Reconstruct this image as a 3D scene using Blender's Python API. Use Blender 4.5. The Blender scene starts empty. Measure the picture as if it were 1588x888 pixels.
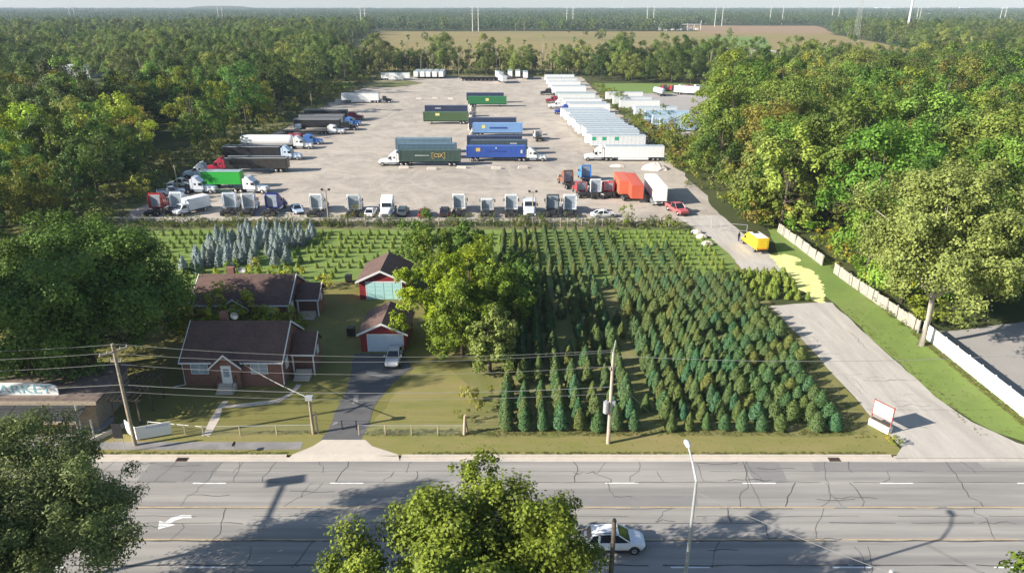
import bpy, math, random
import numpy as np
from mathutils import Vector, Matrix
S = bpy.context.scene
COL = S.collection
R = math.radians
# ------------------------------------------------------------------ camera, world, sun, exposure
CAM_H, PITCH, FPX, PW, PH = 40.0, 21.65, 1102.0, 1588.0, 888.0
cam_d = bpy.data.cameras.new('camera')
cam = bpy.data.objects.new('camera', cam_d); COL.objects.link(cam)
cam.location = (0, 0, CAM_H); cam.rotation_euler = (R(90 - PITCH), 0, 0)
cam_d.sensor_width = 36.0; cam_d.lens = 36.0 * FPX / PW
cam_d.clip_start = 0.5; cam_d.clip_end = 40000
S.camera = cam
SUN_E, SUN_PHI = 25.5, 19.0            # elevation; direction the light travels, from +X towards +Y
W = bpy.data.worlds.new('World'); S.world = W; W.use_nodes = True
nt = W.node_tree; nt.nodes.clear()
sky = nt.nodes.new('ShaderNodeTexSky'); sky.sky_type = 'NISHITA'; sky.sun_disc = False
sky.sun_elevation = R(SUN_E); sky.sun_rotation = R(270 - SUN_PHI)
sky.air_density = 1.0; sky.dust_density = 0.6; sky.ozone_density = 1.6
bg = nt.nodes.new('ShaderNodeBackground'); bg.inputs[1].default_value = 0.078
wo = nt.nodes.new('ShaderNodeOutputWorld')
nt.links.new(sky.outputs[0], bg.inputs[0]); nt.links.new(bg.outputs[0], wo.inputs[0])
sl = bpy.data.lights.new('sun', 'SUN'); sl.energy = 5.0; sl.angle = R(0.5); sl.color = (1.0, 0.93, 0.82)
so = bpy.data.objects.new('sun', sl); COL.objects.link(so)
sd = Vector((math.cos(R(SUN_PHI)) * math.cos(R(SUN_E)), math.sin(R(SUN_PHI)) * math.cos(R(SUN_E)), -math.sin(R(SUN_E))))
so.rotation_euler = sd.to_track_quat('-Z', 'Y').to_euler(); so.location = (0, 0, 300)
S.view_settings.view_transform = 'Standard'; S.view_settings.look = 'None'
S.view_settings.exposure = 1.1; S.view_settings.gamma = 1.0
S.cycles.max_bounces = 6; S.cycles.diffuse_bounces = 2; S.cycles.glossy_bounces = 2
S.cycles.transmission_bounces = 3; S.cycles.volume_bounces = 0; S.cycles.transparent_max_bounces = 4
S.cycles.use_denoising = True
S.cycles.caustics_reflective = False; S.cycles.caustics_refractive = False

def at(px, py, z=0.0):
    """world point at height z seen at a pixel of the photograph (a survey of the place)"""
    dx, dy = (px - PW / 2) / FPX, (PH / 2 - py) / FPX
    p = R(PITCH)
    d = Vector((dx, math.cos(p) + dy * math.sin(p), -math.sin(p) + dy * math.cos(p)))
    t = (z - CAM_H) / d.z
    return Vector((d.x * t, d.y * t, z))
def pix(x, y, z):
    p = R(PITCH); dz = z - CAM_H
    dep = y * math.cos(p) - dz * math.sin(p); up = y * math.sin(p) + dz * math.cos(p)
    return (PW / 2 + x / dep * FPX, PH / 2 - up / dep * FPX, dep)

# ------------------------------------------------------------------ materials
def mat(name):
    m = bpy.data.materials.new(name); m.use_nodes = True
    t = m.node_tree; b = t.nodes.get('Principled BSDF')
    return m, t, b
def N(t, typ, **kw):
    n = t.nodes.new(typ)
    for k, v in kw.items(): setattr(n, k, v)
    return n
def L(t, a, b): t.links.new(a, b)
def mixc(t, fac, a, b, mode='MIX'):
    n = N(t, 'ShaderNodeMix', data_type='RGBA', blend_type=mode)
    for sock, v in ((n.inputs[0], fac), (n.inputs[6], a), (n.inputs[7], b)):
        if hasattr(v, 'is_output'): L(t, v, sock)
        elif isinstance(v, (int, float)): sock.default_value = v
        else: sock.default_value = (*v, 1)
    return n.outputs[2]
def ramp(t, fac, stops, interp='LINEAR'):
    n = N(t, 'ShaderNodeValToRGB'); n.color_ramp.interpolation = interp
    els = n.color_ramp.elements
    while len(els) < len(stops): els.new(0.5)
    for e, (p, c) in zip(els, stops):
        e.position = p; e.color = (*c, 1) if not isinstance(c, (int, float)) else (c, c, c, 1)
    L(t, fac, n.inputs[0]); return n.outputs[0]
def noise(t, vec, scale, detail=4, rough=.6, dist=0.0):
    n = N(t, 'ShaderNodeTexNoise'); n.inputs['Scale'].default_value = scale
    n.inputs['Detail'].default_value = detail; n.inputs['Roughness'].default_value = rough
    n.inputs['Distortion'].default_value = dist
    L(t, vec, n.inputs['Vector']); return n.outputs[0]
def pos(t, sc=(1, 1, 1)):
    g = N(t, 'ShaderNodeNewGeometry'); m = N(t, 'ShaderNodeMapping'); m.inputs['Scale'].default_value = sc
    L(t, g.outputs['Position'], m.inputs[0]); return m.outputs[0]
def bump(t, b, h, strength=.3, dist=.05):
    n = N(t, 'ShaderNodeBump'); n.inputs['Strength'].default_value = strength; n.inputs['Distance'].default_value = dist
    L(t, h, n.inputs['Height']); L(t, n.outputs[0], b.inputs['Normal'])
def solid(name, c, rough=.6, metal=0.0, var=.0, vscale=3.0, spec=.4):
    m, t, b = mat(name)
    b.inputs['Roughness'].default_value = rough; b.inputs['Metallic'].default_value = metal
    b.inputs['Specular IOR Level'].default_value = spec
    if var:
        tc = N(t, 'ShaderNodeTexCoord')
        f = noise(t, tc.outputs['Object'], vscale, 5, .65)
        L(t, ramp(t, f, [(.3, tuple(x * (1 - var) for x in c)), (.7, tuple(min(1, x * (1 + var)) for x in c))]), b.inputs['Base Color'])
    else: b.inputs['Base Color'].default_value = (*c, 1)
    return m
def paint(name, rough=.35, dirt=.25):
    """vehicle paint: the colour is each object's own colour, with a little road dirt"""
    m, t, b = mat(name); oi = N(t, 'ShaderNodeObjectInfo'); tc = N(t, 'ShaderNodeTexCoord')
    f = noise(t, tc.outputs['Object'], 1.3, 6, .7)
    c = mixc(t, ramp(t, f, [(.45, 0.0), (.8, dirt)]), oi.outputs['Color'], (.22, .19, .15))
    L(t, c, b.inputs['Base Color']); b.inputs['Roughness'].default_value = rough
    return m
def ground(name, cols, s1=.05, s2=.6, s3=6.0, bs=.4, stretch=(1, 1, 1), rough=.95, fine=.35):
    """patchy ground: three colours mixed by broad noise, fine grain on top"""
    m, t, b = mat(name); p = pos(t, stretch)
    n1 = noise(t, p, s1, 5, .6, .6); n2 = noise(t, p, s2, 6, .7); n3 = noise(t, p, s3, 4, .7)
    c = ramp(t, n1, [(.3, cols[0]), (.5, cols[1]), (.7, cols[2])])
    c = mixc(t, ramp(t, n2, [(.35, 0.0), (.75, .7)]), c, cols[3] if len(cols) > 3 else cols[0])
    c = mixc(t, fine, c, ramp(t, n3, [(.2, .35), (.8, 1.0)]), 'MULTIPLY')
    L(t, c, b.inputs['Base Color']); b.inputs['Roughness'].default_value = rough
    b.inputs['Specular IOR Level'].default_value = .15
    bump(t, b, n3, bs, .08); return m
def leaf(name, tree_cols, lo=.55, hi=1.35, warm=(.20, .19, .04), warmf=.25, trans=.34):
    """foliage: colour differs from tree to tree (object random) and from leaf to leaf (face attribute)"""
    m, t, b = mat(name); oi = N(t, 'ShaderNodeObjectInfo')
    k = len(tree_cols)
    c = ramp(t, oi.outputs['Random'], [((i + .5) / k, x) for i, x in enumerate(tree_cols)])
    c = mixc(t, 1.0, c, oi.outputs['Color'], 'MULTIPLY')
    a = N(t, 'ShaderNodeAttribute', attribute_name='v')
    c = mixc(t, ramp(t, a.outputs['Fac'], [(.55, 0.0), (1.0, warmf)]), c, warm)
    c = mixc(t, 1.0, c, ramp(t, a.outputs['Fac'], [(0, lo), (1, hi)]), 'MULTIPLY')
    L(t, c, b.inputs['Base Color']); b.inputs['Roughness'].default_value = .6
    b.inputs['Specular IOR Level'].default_value = .25
    tr = N(t, 'ShaderNodeBsdfTranslucent'); L(t, c, tr.inputs[0])
    ms = N(t, 'ShaderNodeMixShader'); ms.inputs[0].default_value = trans
    out = t.nodes.get('Material Output')
    L(t, b.outputs[0], ms.inputs[1]); L(t, tr.outputs[0], ms.inputs[2]); L(t, ms.outputs[0], out.inputs[0])
    return m

M = {}
M['forest_floor'] = ground('forest floor', [(0.046, 0.058, 0.023), (0.078, 0.091, 0.033), (0.117, 0.111, 0.052), (0.058, 0.072, 0.026)], .02, .3, 2.5)
M['lawn'] = ground('lawn', [(0.165, 0.178, 0.046), (0.221, 0.209, 0.063), (0.266, 0.227, 0.081), (0.202, 0.178, 0.069)], .07, .5, 9, .6)
M['verge'] = ground('verge grass', [(0.176, 0.210, 0.053), (0.239, 0.234, 0.069), (0.314, 0.260, 0.110), (0.301, 0.247, 0.116)], .12, .7, 9, .6, (.6, 1.6, 1))
M['farm'] = ground('tree farm soil and grass', [(0.160, 0.193, 0.047), (0.226, 0.214, 0.088), (0.292, 0.249, 0.117), (0.173, 0.180, 0.053)], .15, .8, 8, .6)
M['bright_grass'] = ground('sunny grass', [(0.151, 0.241, 0.057), (0.202, 0.287, 0.069), (0.233, 0.287, 0.092), (0.162, 0.207, 0.057)], .08, .5, 7, .5)
def lot_mat():
    m, t, b = mat('pale gravel lot'); p = pos(t); n1 = noise(t, pos(t, (.6, 1.3, 1)), .022, 6, .62, .8); n2 = noise(t, p, .16, 6, .7, .5); n3 = noise(t, p, 2.2, 5, .75)
    c = ramp(t, n1, [(.30, (.345, .312, .275)), (.47, (.45, .392, .328)), (.62, (.52, .458, .38)), (.75, (.39, .353, .31))])
    c = mixc(t, ramp(t, n2, [(.42, 0.0), (.68, .75)]), c, (.30, .27, .235))
    tr = noise(t, pos(t, (.03, .30, 1)), 1.0, 5, .6, 3.0); c = mixc(t, ramp(t, tr, [(.46, 0.0), (.55, .5), (.62, 0.0)]), c, (.31, .275, .235))
    t2 = noise(t, pos(t, (.075, .045, 1)), 1.0, 6, .7, 2.5); c = mixc(t, ramp(t, t2, [(.45, 0.0), (.62, .6)]), c, (.54, .475, .40))
    st = noise(t, p, .45, 3, .5); c = mixc(t, ramp(t, st, [(.64, 0.0), (.74, .6)]), c, (.19, .175, .155))
    c = mixc(t, .35, c, ramp(t, n3, [(.25, .5), (.75, 1.0)]), 'MULTIPLY')
    L(t, c, b.inputs['Base Color']); b.inputs['Roughness'].default_value = .95; b.inputs['Specular IOR Level'].default_value = .15
    bump(t, b, n3, .5, .1); return m
M['lot'] = lot_mat()
M['gravel'] = ground('grey gravel', [(0.323, 0.304, 0.285), (0.399, 0.370, 0.342), (0.285, 0.275, 0.257), (0.342, 0.323, 0.304)], .05, .4, 4, .35, fine=.25)
M['drive'] = ground('worn concrete drive', [(.42, .385, .345), (.56, .515, .46), (.47, .435, .395), (.36, .335, .305)], .22, .5, 7, .25, (1.5, .22, 1), fine=.28)
M['meadow'] = ground('dry meadow', [(.27, .21, .085), (.32, .245, .10), (.22, .20, .08), (.20, .19, .075)], .006, .03, .4, .3, (.5, 1.4, 1))
M['green_field'] = ground('green field', [(0.156, 0.247, 0.065), (0.195, 0.273, 0.078), (0.156, 0.221, 0.065)], .01, .05, .5, .3)
M['brown_field'] = ground('brown field', [(.30, .20, .12), (.34, .235, .14), (.27, .19, .12)], .01, .05, .5, .3)
M['straw'] = ground('pale yellow straw', [(.74, .70, .28), (.82, .78, .36), (.60, .62, .20), (.52, .54, .17)], .3, .8, 6, .3, fine=.1)
M['bank'] = ground('weedy bank', [(0.127, 0.155, 0.055), (0.200, 0.200, 0.091), (0.291, 0.255, 0.146), (0.109, 0.127, 0.051)], .06, .35, 3)
M['path'] = ground('old asphalt path', [(0.230, 0.218, 0.213), (0.299, 0.287, 0.276), (0.207, 0.201, 0.196)], .3, 1.2, 9, .3, fine=.25)
M['blacktop'] = ground('driveway blacktop', [(.085, .085, .09), (.12, .12, .125), (.10, .10, .105), (.16, .155, .15)], .25, .9, 9, .3, fine=.2)
M['concrete'] = ground('concrete', [(0.517, 0.460, 0.391), (0.598, 0.529, 0.448), (0.460, 0.420, 0.380)], .4, 1.5, 9, .2, fine=.2)
# road: pale worn asphalt, darker wheel tracks along each lane
def road_mat():
    m, t, b = mat('worn road'); p = pos(t); sx = N(t, 'ShaderNodeSeparateXYZ'); L(t, p, sx.inputs[0])
    n1 = noise(t, pos(t, (.25, 1, 1)), .25, 5, .6); n3 = noise(t, p, 14, 3, .7); n2 = noise(t, pos(t, (.03, .75, 1)), 1.0, 4, .6)
    c = ramp(t, n1, [(.3, (.305, .287, .262)), (.55, (.36, .339, .31)), (.75, (.41, .386, .352))])
    c = mixc(t, ramp(t, n2, [(.40, 0.0), (.62, .7)]), c, (.20, .19, .182))
    c = mixc(t, .22, c, ramp(t, n3, [(.2, .4), (.8, 1.0)]), 'MULTIPLY')
    L(t, c, b.inputs['Base Color']); b.inputs['Roughness'].default_value = .85
    b.inputs['Specular IOR Level'].default_value = .25
    bump(t, b, n3, .25, .02); return m
M['road'] = road_mat()
M['road_patch'] = ground('road patch', [(.23, .222, .213), (.26, .25, .24), (.21, .204, .197)], .4, 1.2, 14, .2, (.4, 1, 1), fine=.22)
M['tar'] = solid('tar seal', (.085, .082, .082), .7, var=.3, vscale=1)
M['white_line'] = solid('worn white line', (.72, .72, .70), .7, var=.18, vscale=2)
M['yellow_line'] = solid('worn yellow line', (.44, .335, .19), .7, var=.22, vscale=1.2)
M['paint'] = paint('vehicle paint'); M['box'] = paint('trailer skin', .42, .18)
M['roof_alu'] = solid('trailer roof', (.33, .39, .43), .4, .0, .2, .5)
M['dark'] = solid('dark metal', (.03, .03, .032), .5, .2)
M['tyre'] = solid('tyre rubber', (.02, .02, .02), .85)
M['rim'] = solid('rim', (.5, .5, .5), .35, .8)
M['chrome'] = solid('bright metal', (.62, .62, .63), .25, .9)
M['glass'] = solid('dark glass', (.015, .02, .025), .06, 0, spec=.8)
M['lamp'] = solid('lamp glass', (.75, .72, .65), .2)
M['redlamp'] = solid('red lamp', (.45, .02, .015), .3)
M['white'] = solid('white paint', (.78, .78, .76), .5, var=.05)
M['trim'] = solid('white trim', (.74, .74, .73), .5, var=.06)
M['wood_grey'] = solid('weathered wood', (.33, .27, .20), .85, var=.3, vscale=4)
M['wood_pale'] = solid('pale weathered boards', (.36, .33, .285), .85, var=.3, vscale=3)
M['pole_light'] = solid('sun bleached pole', (.45, .37, .29), .85, var=.25, vscale=4)
M['steel'] = solid('galvanised steel', (.55, .56, .57), .4, .5, var=.1)
M['steel_far'] = solid('pale steel', (.62, .61, .58), .6, 0, var=.08)
M['wire'] = solid('wire', (.26, .26, .25), .6)
M['curtain'] = solid('curtained glass', (.34, .40, .46), .12, var=.25, vscale=2)
M['bark'] = solid('bark', (.10, .08, .06), .9, var=.4, vscale=5)
M['bark_pale'] = solid('pale bark', (.36, .32, .27), .9, var=.3, vscale=5)
M['brown_roof_felt'] = solid('brown felt', (.16, .12, .10), .9, var=.3, vscale=1)
M['awning'] = solid('black awning', (.035, .036, .042), .75, var=.2, vscale=1)
M['orange'] = solid('orange', (.75, .22, .03), .6, var=.2)
M['red'] = solid('red paint', (.24, .03, .035), .5, var=.1)  # red darkened to carry the shade over the garages
M['rust'] = solid('rusty red post', (.28, .08, .06), .7, var=.3)
M['rock'] = solid('pale rubble', (.62, .55, .48), .9, var=.15)
M['iron'] = solid('rusty iron', (.15, .09, .06), .8, var=.3)
M['skin'] = solid('skin', (.35, .22, .16), .6); M['cloth'] = solid('dark clothes', (.03, .032, .045), .8)
def brick_mat():
    m, t, b = mat('red brick'); g = N(t, 'ShaderNodeTexCoord')
    sx = N(t, 'ShaderNodeSeparateXYZ'); L(t, g.outputs['Object'], sx.inputs[0])
    ad = N(t, 'ShaderNodeMath', operation='ADD'); L(t, sx.outputs[0], ad.inputs[0]); L(t, sx.outputs[1], ad.inputs[1])
    cx = N(t, 'ShaderNodeCombineXYZ'); L(t, ad.outputs[0], cx.inputs[0]); L(t, sx.outputs[2], cx.inputs[1])
    br = N(t, 'ShaderNodeTexBrick'); L(t, cx.outputs[0], br.inputs[0])
    br.inputs['Scale'].default_value = 1; br.inputs['Brick Width'].default_value = .22; br.inputs['Row Height'].default_value = .075
    br.inputs['Mortar Size'].default_value = .008
    br.inputs['Color1'].default_value = (.27, .105, .07, 1); br.inputs['Color2'].default_value = (.20, .075, .055, 1)
    br.inputs['Mortar'].default_value = (.20, .17, .15, 1)
    L(t, br.outputs[0], b.inputs['Base Color']); b.inputs['Roughness'].default_value = .9
    bump(t, b, br.outputs['Fac'], -.3, .01); return m
M['brick'] = brick_mat()
def shingle_mat():
    m, t, b = mat('brown shingles'); g = N(t, 'ShaderNodeTexCoord'); mp = N(t, 'ShaderNodeMapping')
    L(t, g.outputs['Object'], mp.inputs[0])
    br = N(t, 'ShaderNodeTexBrick'); L(t, mp.outputs[0], br.inputs[0])
    br.inputs['Scale'].default_value = 1; br.inputs['Brick Width'].default_value = .3; br.inputs['Row Height'].default_value = .14
    br.inputs['Mortar Size'].default_value = .006
    br.inputs['Color1'].default_value = (.125, .075, .06, 1); br.inputs['Color2'].default_value = (.09, .055, .045, 1)
    br.inputs['Mortar'].default_value = (.04, .025, .025, 1)
    n1 = noise(t, g.outputs['Object'], .5, 5, .65)
    c = mixc(t, ramp(t, n1, [(.4, 0.0), (.75, .6)]), br.outputs[0], (.18, .105, .085))
    L(t, c, b.inputs['Base Color']); b.inputs['Roughness'].default_value = .9
    bump(t, b, br.outputs['Fac'], -.4, .015); return m
M['shingle'] = shingle_mat()
# foliage
M['leaf_mix'] = leaf('leaves mixed wood', [(0.050, 0.101, 0.020), (0.113, 0.195, 0.036), (0.200, 0.289, 0.055), (0.168, 0.215, 0.047), (0.060, 0.112, 0.023), (0.319, 0.347, 0.073), (0.180, 0.274, 0.059), (0.155, 0.176, 0.052)])
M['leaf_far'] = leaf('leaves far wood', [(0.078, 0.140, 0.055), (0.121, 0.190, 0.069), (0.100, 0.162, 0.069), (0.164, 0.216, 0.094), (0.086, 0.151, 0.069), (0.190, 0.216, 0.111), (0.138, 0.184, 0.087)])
M['leaf_maple'] = leaf('leaves bright maple', [(0.182, 0.240, 0.027)] * 2, .45, 1.5, (.24, .22, .03), .35, .32)
M['leaf_ash'] = leaf('leaves dark ash', [(0.148, 0.189, 0.057)] * 2, .5, 1.5, (.11, .12, .05), .4, .25)
M['leaf_oak'] = leaf('leaves dark oak', [(0.108, 0.186, 0.029), (0.124, 0.200, 0.034)], .5, 1.6, (.12, .14, .03), .3, .28)
M['leaf_cottonwood'] = leaf('leaves pale cottonwood', [(0.250, 0.301, 0.077)] * 2, .55, 1.4, (.27, .27, .08), .35, .3)
M['leaf_yellow'] = leaf('leaves yellow green', [(0.248, 0.321, 0.024), (0.281, 0.321, 0.024)], .5, 1.4, (.32, .27, .02), .4, .32)
M['leaf_bush'] = leaf('leaves scrub', [(0.101, 0.151, 0.032), (0.156, 0.201, 0.045), (0.239, 0.241, 0.056), (0.129, 0.182, 0.032), (0.184, 0.191, 0.064)])
M['leaf_grass'] = leaf('grass blades', [(0.149, 0.196, 0.052), (0.196, 0.218, 0.063), (0.253, 0.230, 0.092), (0.172, 0.207, 0.057), (0.287, 0.241, 0.115)], .7, 1.3)
M['needle'] = leaf('fir needles', [(0.086, 0.131, 0.040), (0.103, 0.142, 0.036), (0.121, 0.147, 0.036), (0.069, 0.137, 0.052), (0.098, 0.137, 0.040), (0.057, 0.142, 0.064), (0.127, 0.147, 0.036)], .68, 1.3, (.13, .14, .05), .25, .12)
M['needle_blue'] = leaf('blue needles', [(0.265, 0.306, 0.276), (0.293, 0.371, 0.363), (0.336, 0.413, 0.424), (0.231, 0.310, 0.283)], .5, 1.4, (.2, .22, .2), .2, .1)
M['needle_young'] = leaf('young fir needles', [(0.162, 0.239, 0.036), (0.198, 0.281, 0.036), (0.216, 0.270, 0.042)], .6, 1.4, (.2, .2, .05), .3, .15)

# ------------------------------------------------------------------ mesh helpers
class MB:
    """collects solid shapes; build() links them as one mesh object, mesh() returns the data only"""
    def __init__(s): s.v = []; s.f = []; s.m = []
    def add(s, vs, fs, m=0):
        o = len(s.v); s.v += [tuple(v) for v in vs]; s.f += [tuple(i + o for i in f) for f in fs]; s.m += [m] * len(fs); return s
    def box(s, x0, x1, y0, y1, z0, z1, m=0, rz=0, c=None):
        vs = [(x, y, z) for z in (z0, z1) for x, y in ((x0, y0), (x1, y0), (x1, y1), (x0, y1))]
        if rz:
            cx, cy = c or ((x0 + x1) / 2, (y0 + y1) / 2); k, q = math.cos(rz), math.sin(rz)
            vs = [(cx + (x - cx) * k - (y - cy) * q, cy + (x - cx) * q + (y - cy) * k, z) for x, y, z in vs]
        return s.add(vs, [(3, 2, 1, 0), (4, 5, 6, 7), (0, 1, 5, 4), (1, 2, 6, 5), (2, 3, 7, 6), (3, 0, 4, 7)], m)
    def loft(s, rings, m=0, cap=True):
        n = len(rings[0]); vs = [p for r in rings for p in r]; fs = []
        for k in range(len(rings) - 1):
            for i in range(n):
                j = (i + 1) % n; fs.append((k * n + i, k * n + j, (k + 1) * n + j, (k + 1) * n + i))
        if cap: fs.append(tuple(reversed(range(n)))); fs.append(tuple(range((len(rings) - 1) * n, len(rings) * n)))
        return s.add(vs, fs, m)
    def prism(s, prof, lo, hi, axis='y', bev=0, m=0):
        """profile polygon extruded along an axis, its ends chamfered by bev"""
        cx = sum(p[0] for p in prof) / len(prof); cz = sum(p[1] for p in prof) / len(prof)
        def ring(t, k):
            out = []
            for a, b in prof:
                if k:
                    da, db = cx - a, cz - b; l = math.hypot(da, db) or 1; a, b = a + da / l * bev * .8, b + db / l * bev * .8
                out.append({'y': (a, t, b), 'x': (t, a, b), 'z': (a, b, t)}[axis])
            return out
        if bev: rs = [ring(lo, 1), ring(lo + bev, 0), ring(hi - bev, 0), ring(hi, 1)]
        else: rs = [ring(lo, 0), ring(hi, 0)]
        return s.loft(rs, m)
    def tube(s, pts, r, n=6, m=0, cap=True):
        pts = [Vector(p) for p in pts]; rr = r if isinstance(r, (list, tuple)) else [r] * len(pts); rings = []
        for i, p in enumerate(pts):
            d = (pts[min(i + 1, len(pts) - 1)] - pts[max(i - 1, 0)]); d = d.normalized() if d.length else Vector((0, 0, 1))
            u = d.cross(Vector((0, 0, 1)));
            if u.length < .05: u = d.cross(Vector((0, 1, 0)))
            u.normalize(); w = d.cross(u)
            rings.append([p + (u * math.cos(2 * math.pi * k / n) + w * math.sin(2 * math.pi * k / n)) * rr[i] for k in range(n)])
        return s.loft(rings, m, cap)
    def sheet(s, pts, z=None, m=0):
        vs = [(p[0], p[1], p[2] if z is None else z) for p in pts]
        a = sum(vs[i][0] * vs[(i + 1) % len(vs)][1] - vs[(i + 1) % len(vs)][0] * vs[i][1] for i in range(len(vs)))
        if a < 0: vs.reverse()
        return s.add(vs, [tuple(range(len(vs)))], m)
    def mesh(s, name, *mats, smooth=False):
        me = bpy.data.meshes.new(name); me.from_pydata(s.v, [], s.f)
        for m in mats: me.materials.append(M[m] if isinstance(m, str) else m)
        me.polygons.foreach_set('material_index', np.array(s.m, dtype=np.int32))
        if smooth: me.polygons.foreach_set('use_smooth', np.ones(len(s.f), dtype=bool))
        me.update(); return me
    def build(s, name, *mats, parent=None, smooth=False):
        return link(name, s.mesh(name, *mats, smooth=smooth), parent)
def link(name, data, parent=None):
    o = bpy.data.objects.new(name, data); COL.objects.link(o); o.parent = parent; return o
def tag(o, label=None, cat=None, group=None, kind=None):
    if label: o['label'] = label
    if cat: o['category'] = cat
    if group: o['group'] = group
    if kind: o['kind'] = kind
    return o
def root(name, loc, label, cat, group=None, rz=0.0, sc=1.0):
    o = bpy.data.objects.new(name, None); COL.objects.link(o); o.location = loc; o.rotation_euler = (0, 0, rz)
    o.scale = (sc, sc, sc) if isinstance(sc, (int, float)) else sc
    o.empty_display_size = .1; return tag(o, label, cat, group)
def spawn(kit, name, loc, label, cat, group=None, rz=0.0, color=None, sc=1.0, skip=()):
    """one thing from a kit of parts: an Empty and an object for each part, mesh data shared"""
    r = root(name, loc, label, cat, group, rz, sc); made = []
    for (pn, me, par, tint) in kit:
        if pn in skip or (par is not None and made[par] is None): made.append(None); continue
        o = link(pn, me, r if par is None else made[par])
        if tint and color: o.color = (*color, 1)
        made.append(o)
    return r
def text_mesh(s, size, ext=.01):
    cu = bpy.data.curves.new('lettering', 'FONT'); cu.body = s; cu.size = size; cu.extrude = ext
    cu.align_x = 'CENTER'; cu.align_y = 'CENTER'; cu.resolution_u = 3
    o = bpy.data.objects.new('lettering', cu); COL.objects.link(o)
    bpy.context.view_layer.update()
    me = bpy.data.meshes.new_from_object(o); bpy.data.objects.remove(o); return me

# ------------------------------------------------------------------ foliage builders
def leaf_mesh(name, P, Nn, size, wid, v, mats, base=None, up=None):
    """rhombic leaves at points P facing Nn; base: (verts, faces, material 1) added behind them"""
    n = len(P); rg = np.random.default_rng(n)
    t = rg.normal(size=(n, 3)) if up is None else up + rg.normal(size=(n, 3)) * .25
    a = t - Nn * (t * Nn).sum(1, keepdims=True); a /= np.linalg.norm(a, axis=1, keepdims=True) + 1e-9
    b = np.cross(Nn, a); s = (size * (.7 + .6 * rg.random(n)))[:, None]
    fold = Nn * s * .12
    V = np.stack([P - a * s * .5, P + b * s * wid * .5 + fold, P + a * s * .5, P - b * s * wid * .5 + fold], 1).reshape(-1, 3)
    nb, lo, nf = 0, [], 0
    me = bpy.data.meshes.new(name)
    idx = np.arange(4 * n, dtype=np.int32)
    me.vertices.add(4 * n); me.vertices.foreach_set('co', V.astype(np.float32).ravel())
    me.loops.add(4 * n); me.loops.foreach_set('vertex_index', idx)
    me.polygons.add(n); me.polygons.foreach_set('loop_start', idx[::4].copy())
    me.update(calc_edges=True)
    at_ = me.attributes.new('v', 'FLOAT', 'FACE'); at_.data.foreach_set('value', np.clip(v, 0, 1).astype(np.float32))
    for m in mats: me.materials.append(M[m])
    return me
def crown_clumps(rg, R_, zb, h, n, lobes=.28, top=1.0, fill=.25, rmin=.2, rmax=.36, fine=False):
    """clump centres and radii: a crown of several bulging boughs, each a cluster of clumps, gaps between them"""
    nl = max(5, int(round(n / (15.0 if fine else 7.0)))); per = max(4, int(round(n / nl))); out = []; hz = (h - zb) / 2; zc = zb + hz; a0 = rg.random() * 6.28
    for i in range(nl):
        k = (i + .5) / nl; z = 1 - 1.75 * k; az = a0 + i * 2.39996 + rg.normal() * .3; rad = math.sqrt(max(0, 1 - z * z))
        d = .60 + .16 * rg.normal() * lobes / .3; d = min(.8, max(.38, d)); rl = R_ * (rg.uniform(.26, .46) if fine else rg.uniform(.34, .50))
        c = np.array([math.cos(az) * rad * (R_ - rl * .55) * d / .62, math.sin(az) * rad * (R_ - rl * .55) * d / .62, zc + z * (hz - rl * .45) * min(1, d / .6)])
        o = np.array([math.cos(az) * rad, math.sin(az) * rad, z])
        for j in range(per):
            w = rg.normal(size=3) + o * .75 + np.array([0, 0, .45]); w /= np.linalg.norm(w)
            q = c + w * rl * (rg.uniform(.25, 1.2) if fine else rg.uniform(.45, .9)) * np.array([1, 1, .85]); r = rl * (rg.uniform(.17, .36) if fine else rg.uniform(.32, .54))
            out.append((q[0], q[1], max(q[2], zb * .6 + r * .5), r))
    for j in range(max(3, n // 10)):
        w = rg.normal(size=3) * .28; out.append((w[0] * R_, w[1] * R_, zc + w[2] * hz, R_ * rg.uniform(.16, .24)))
    C = np.array(out); C[:, 2] = C[:, 2] - (C[:, 2] - C[:, 3] * .8).min()          # fit the crown to its height and spread
    C[:, 2] *= (h - zb) / (C[:, 2] + C[:, 3] * .8).max(); C[:, 2] += zb
    k = R_ / np.percentile(np.hypot(C[:, 0], C[:, 1]) + C[:, 3] * .8, 95); C[:, :2] *= k; C[:, 3] *= min(k, 1.1) ** .5
    return C
def clump_leaves(rg, C, per, size, flat=.78, drop=.09):
    P, Nn, v = [], [], []; cen = C[:, :3].mean(0); ext = np.abs(C[:, :3] - cen).max(0) + 1e-6
    for (x, y, z, r) in C:
        n = int(per * r * r)
        d = rg.normal(size=(n, 3)); d[:, 2] += .38; d /= np.linalg.norm(d, axis=1, keepdims=True)
        rr = r * (rg.random(n) ** .30)[:, None]
        p = d * rr * np.array([1, 1, flat]) + np.array([x, y, z])
        p += rg.normal(size=(n, 3)) * drop * r
        nn = d * .7 + (p - cen) / ext * .55 + rg.normal(size=(n, 3)) * .42 + np.array([0, 0, .3]); nn /= np.linalg.norm(nn, axis=1, keepdims=True)
        P.append(p); Nn.append(nn); v.append(np.clip(rg.normal(.5, .17) + rg.normal(size=n) * .2, 0, 1))
    return np.concatenate(P), np.concatenate(Nn), np.concatenate(v)
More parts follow.
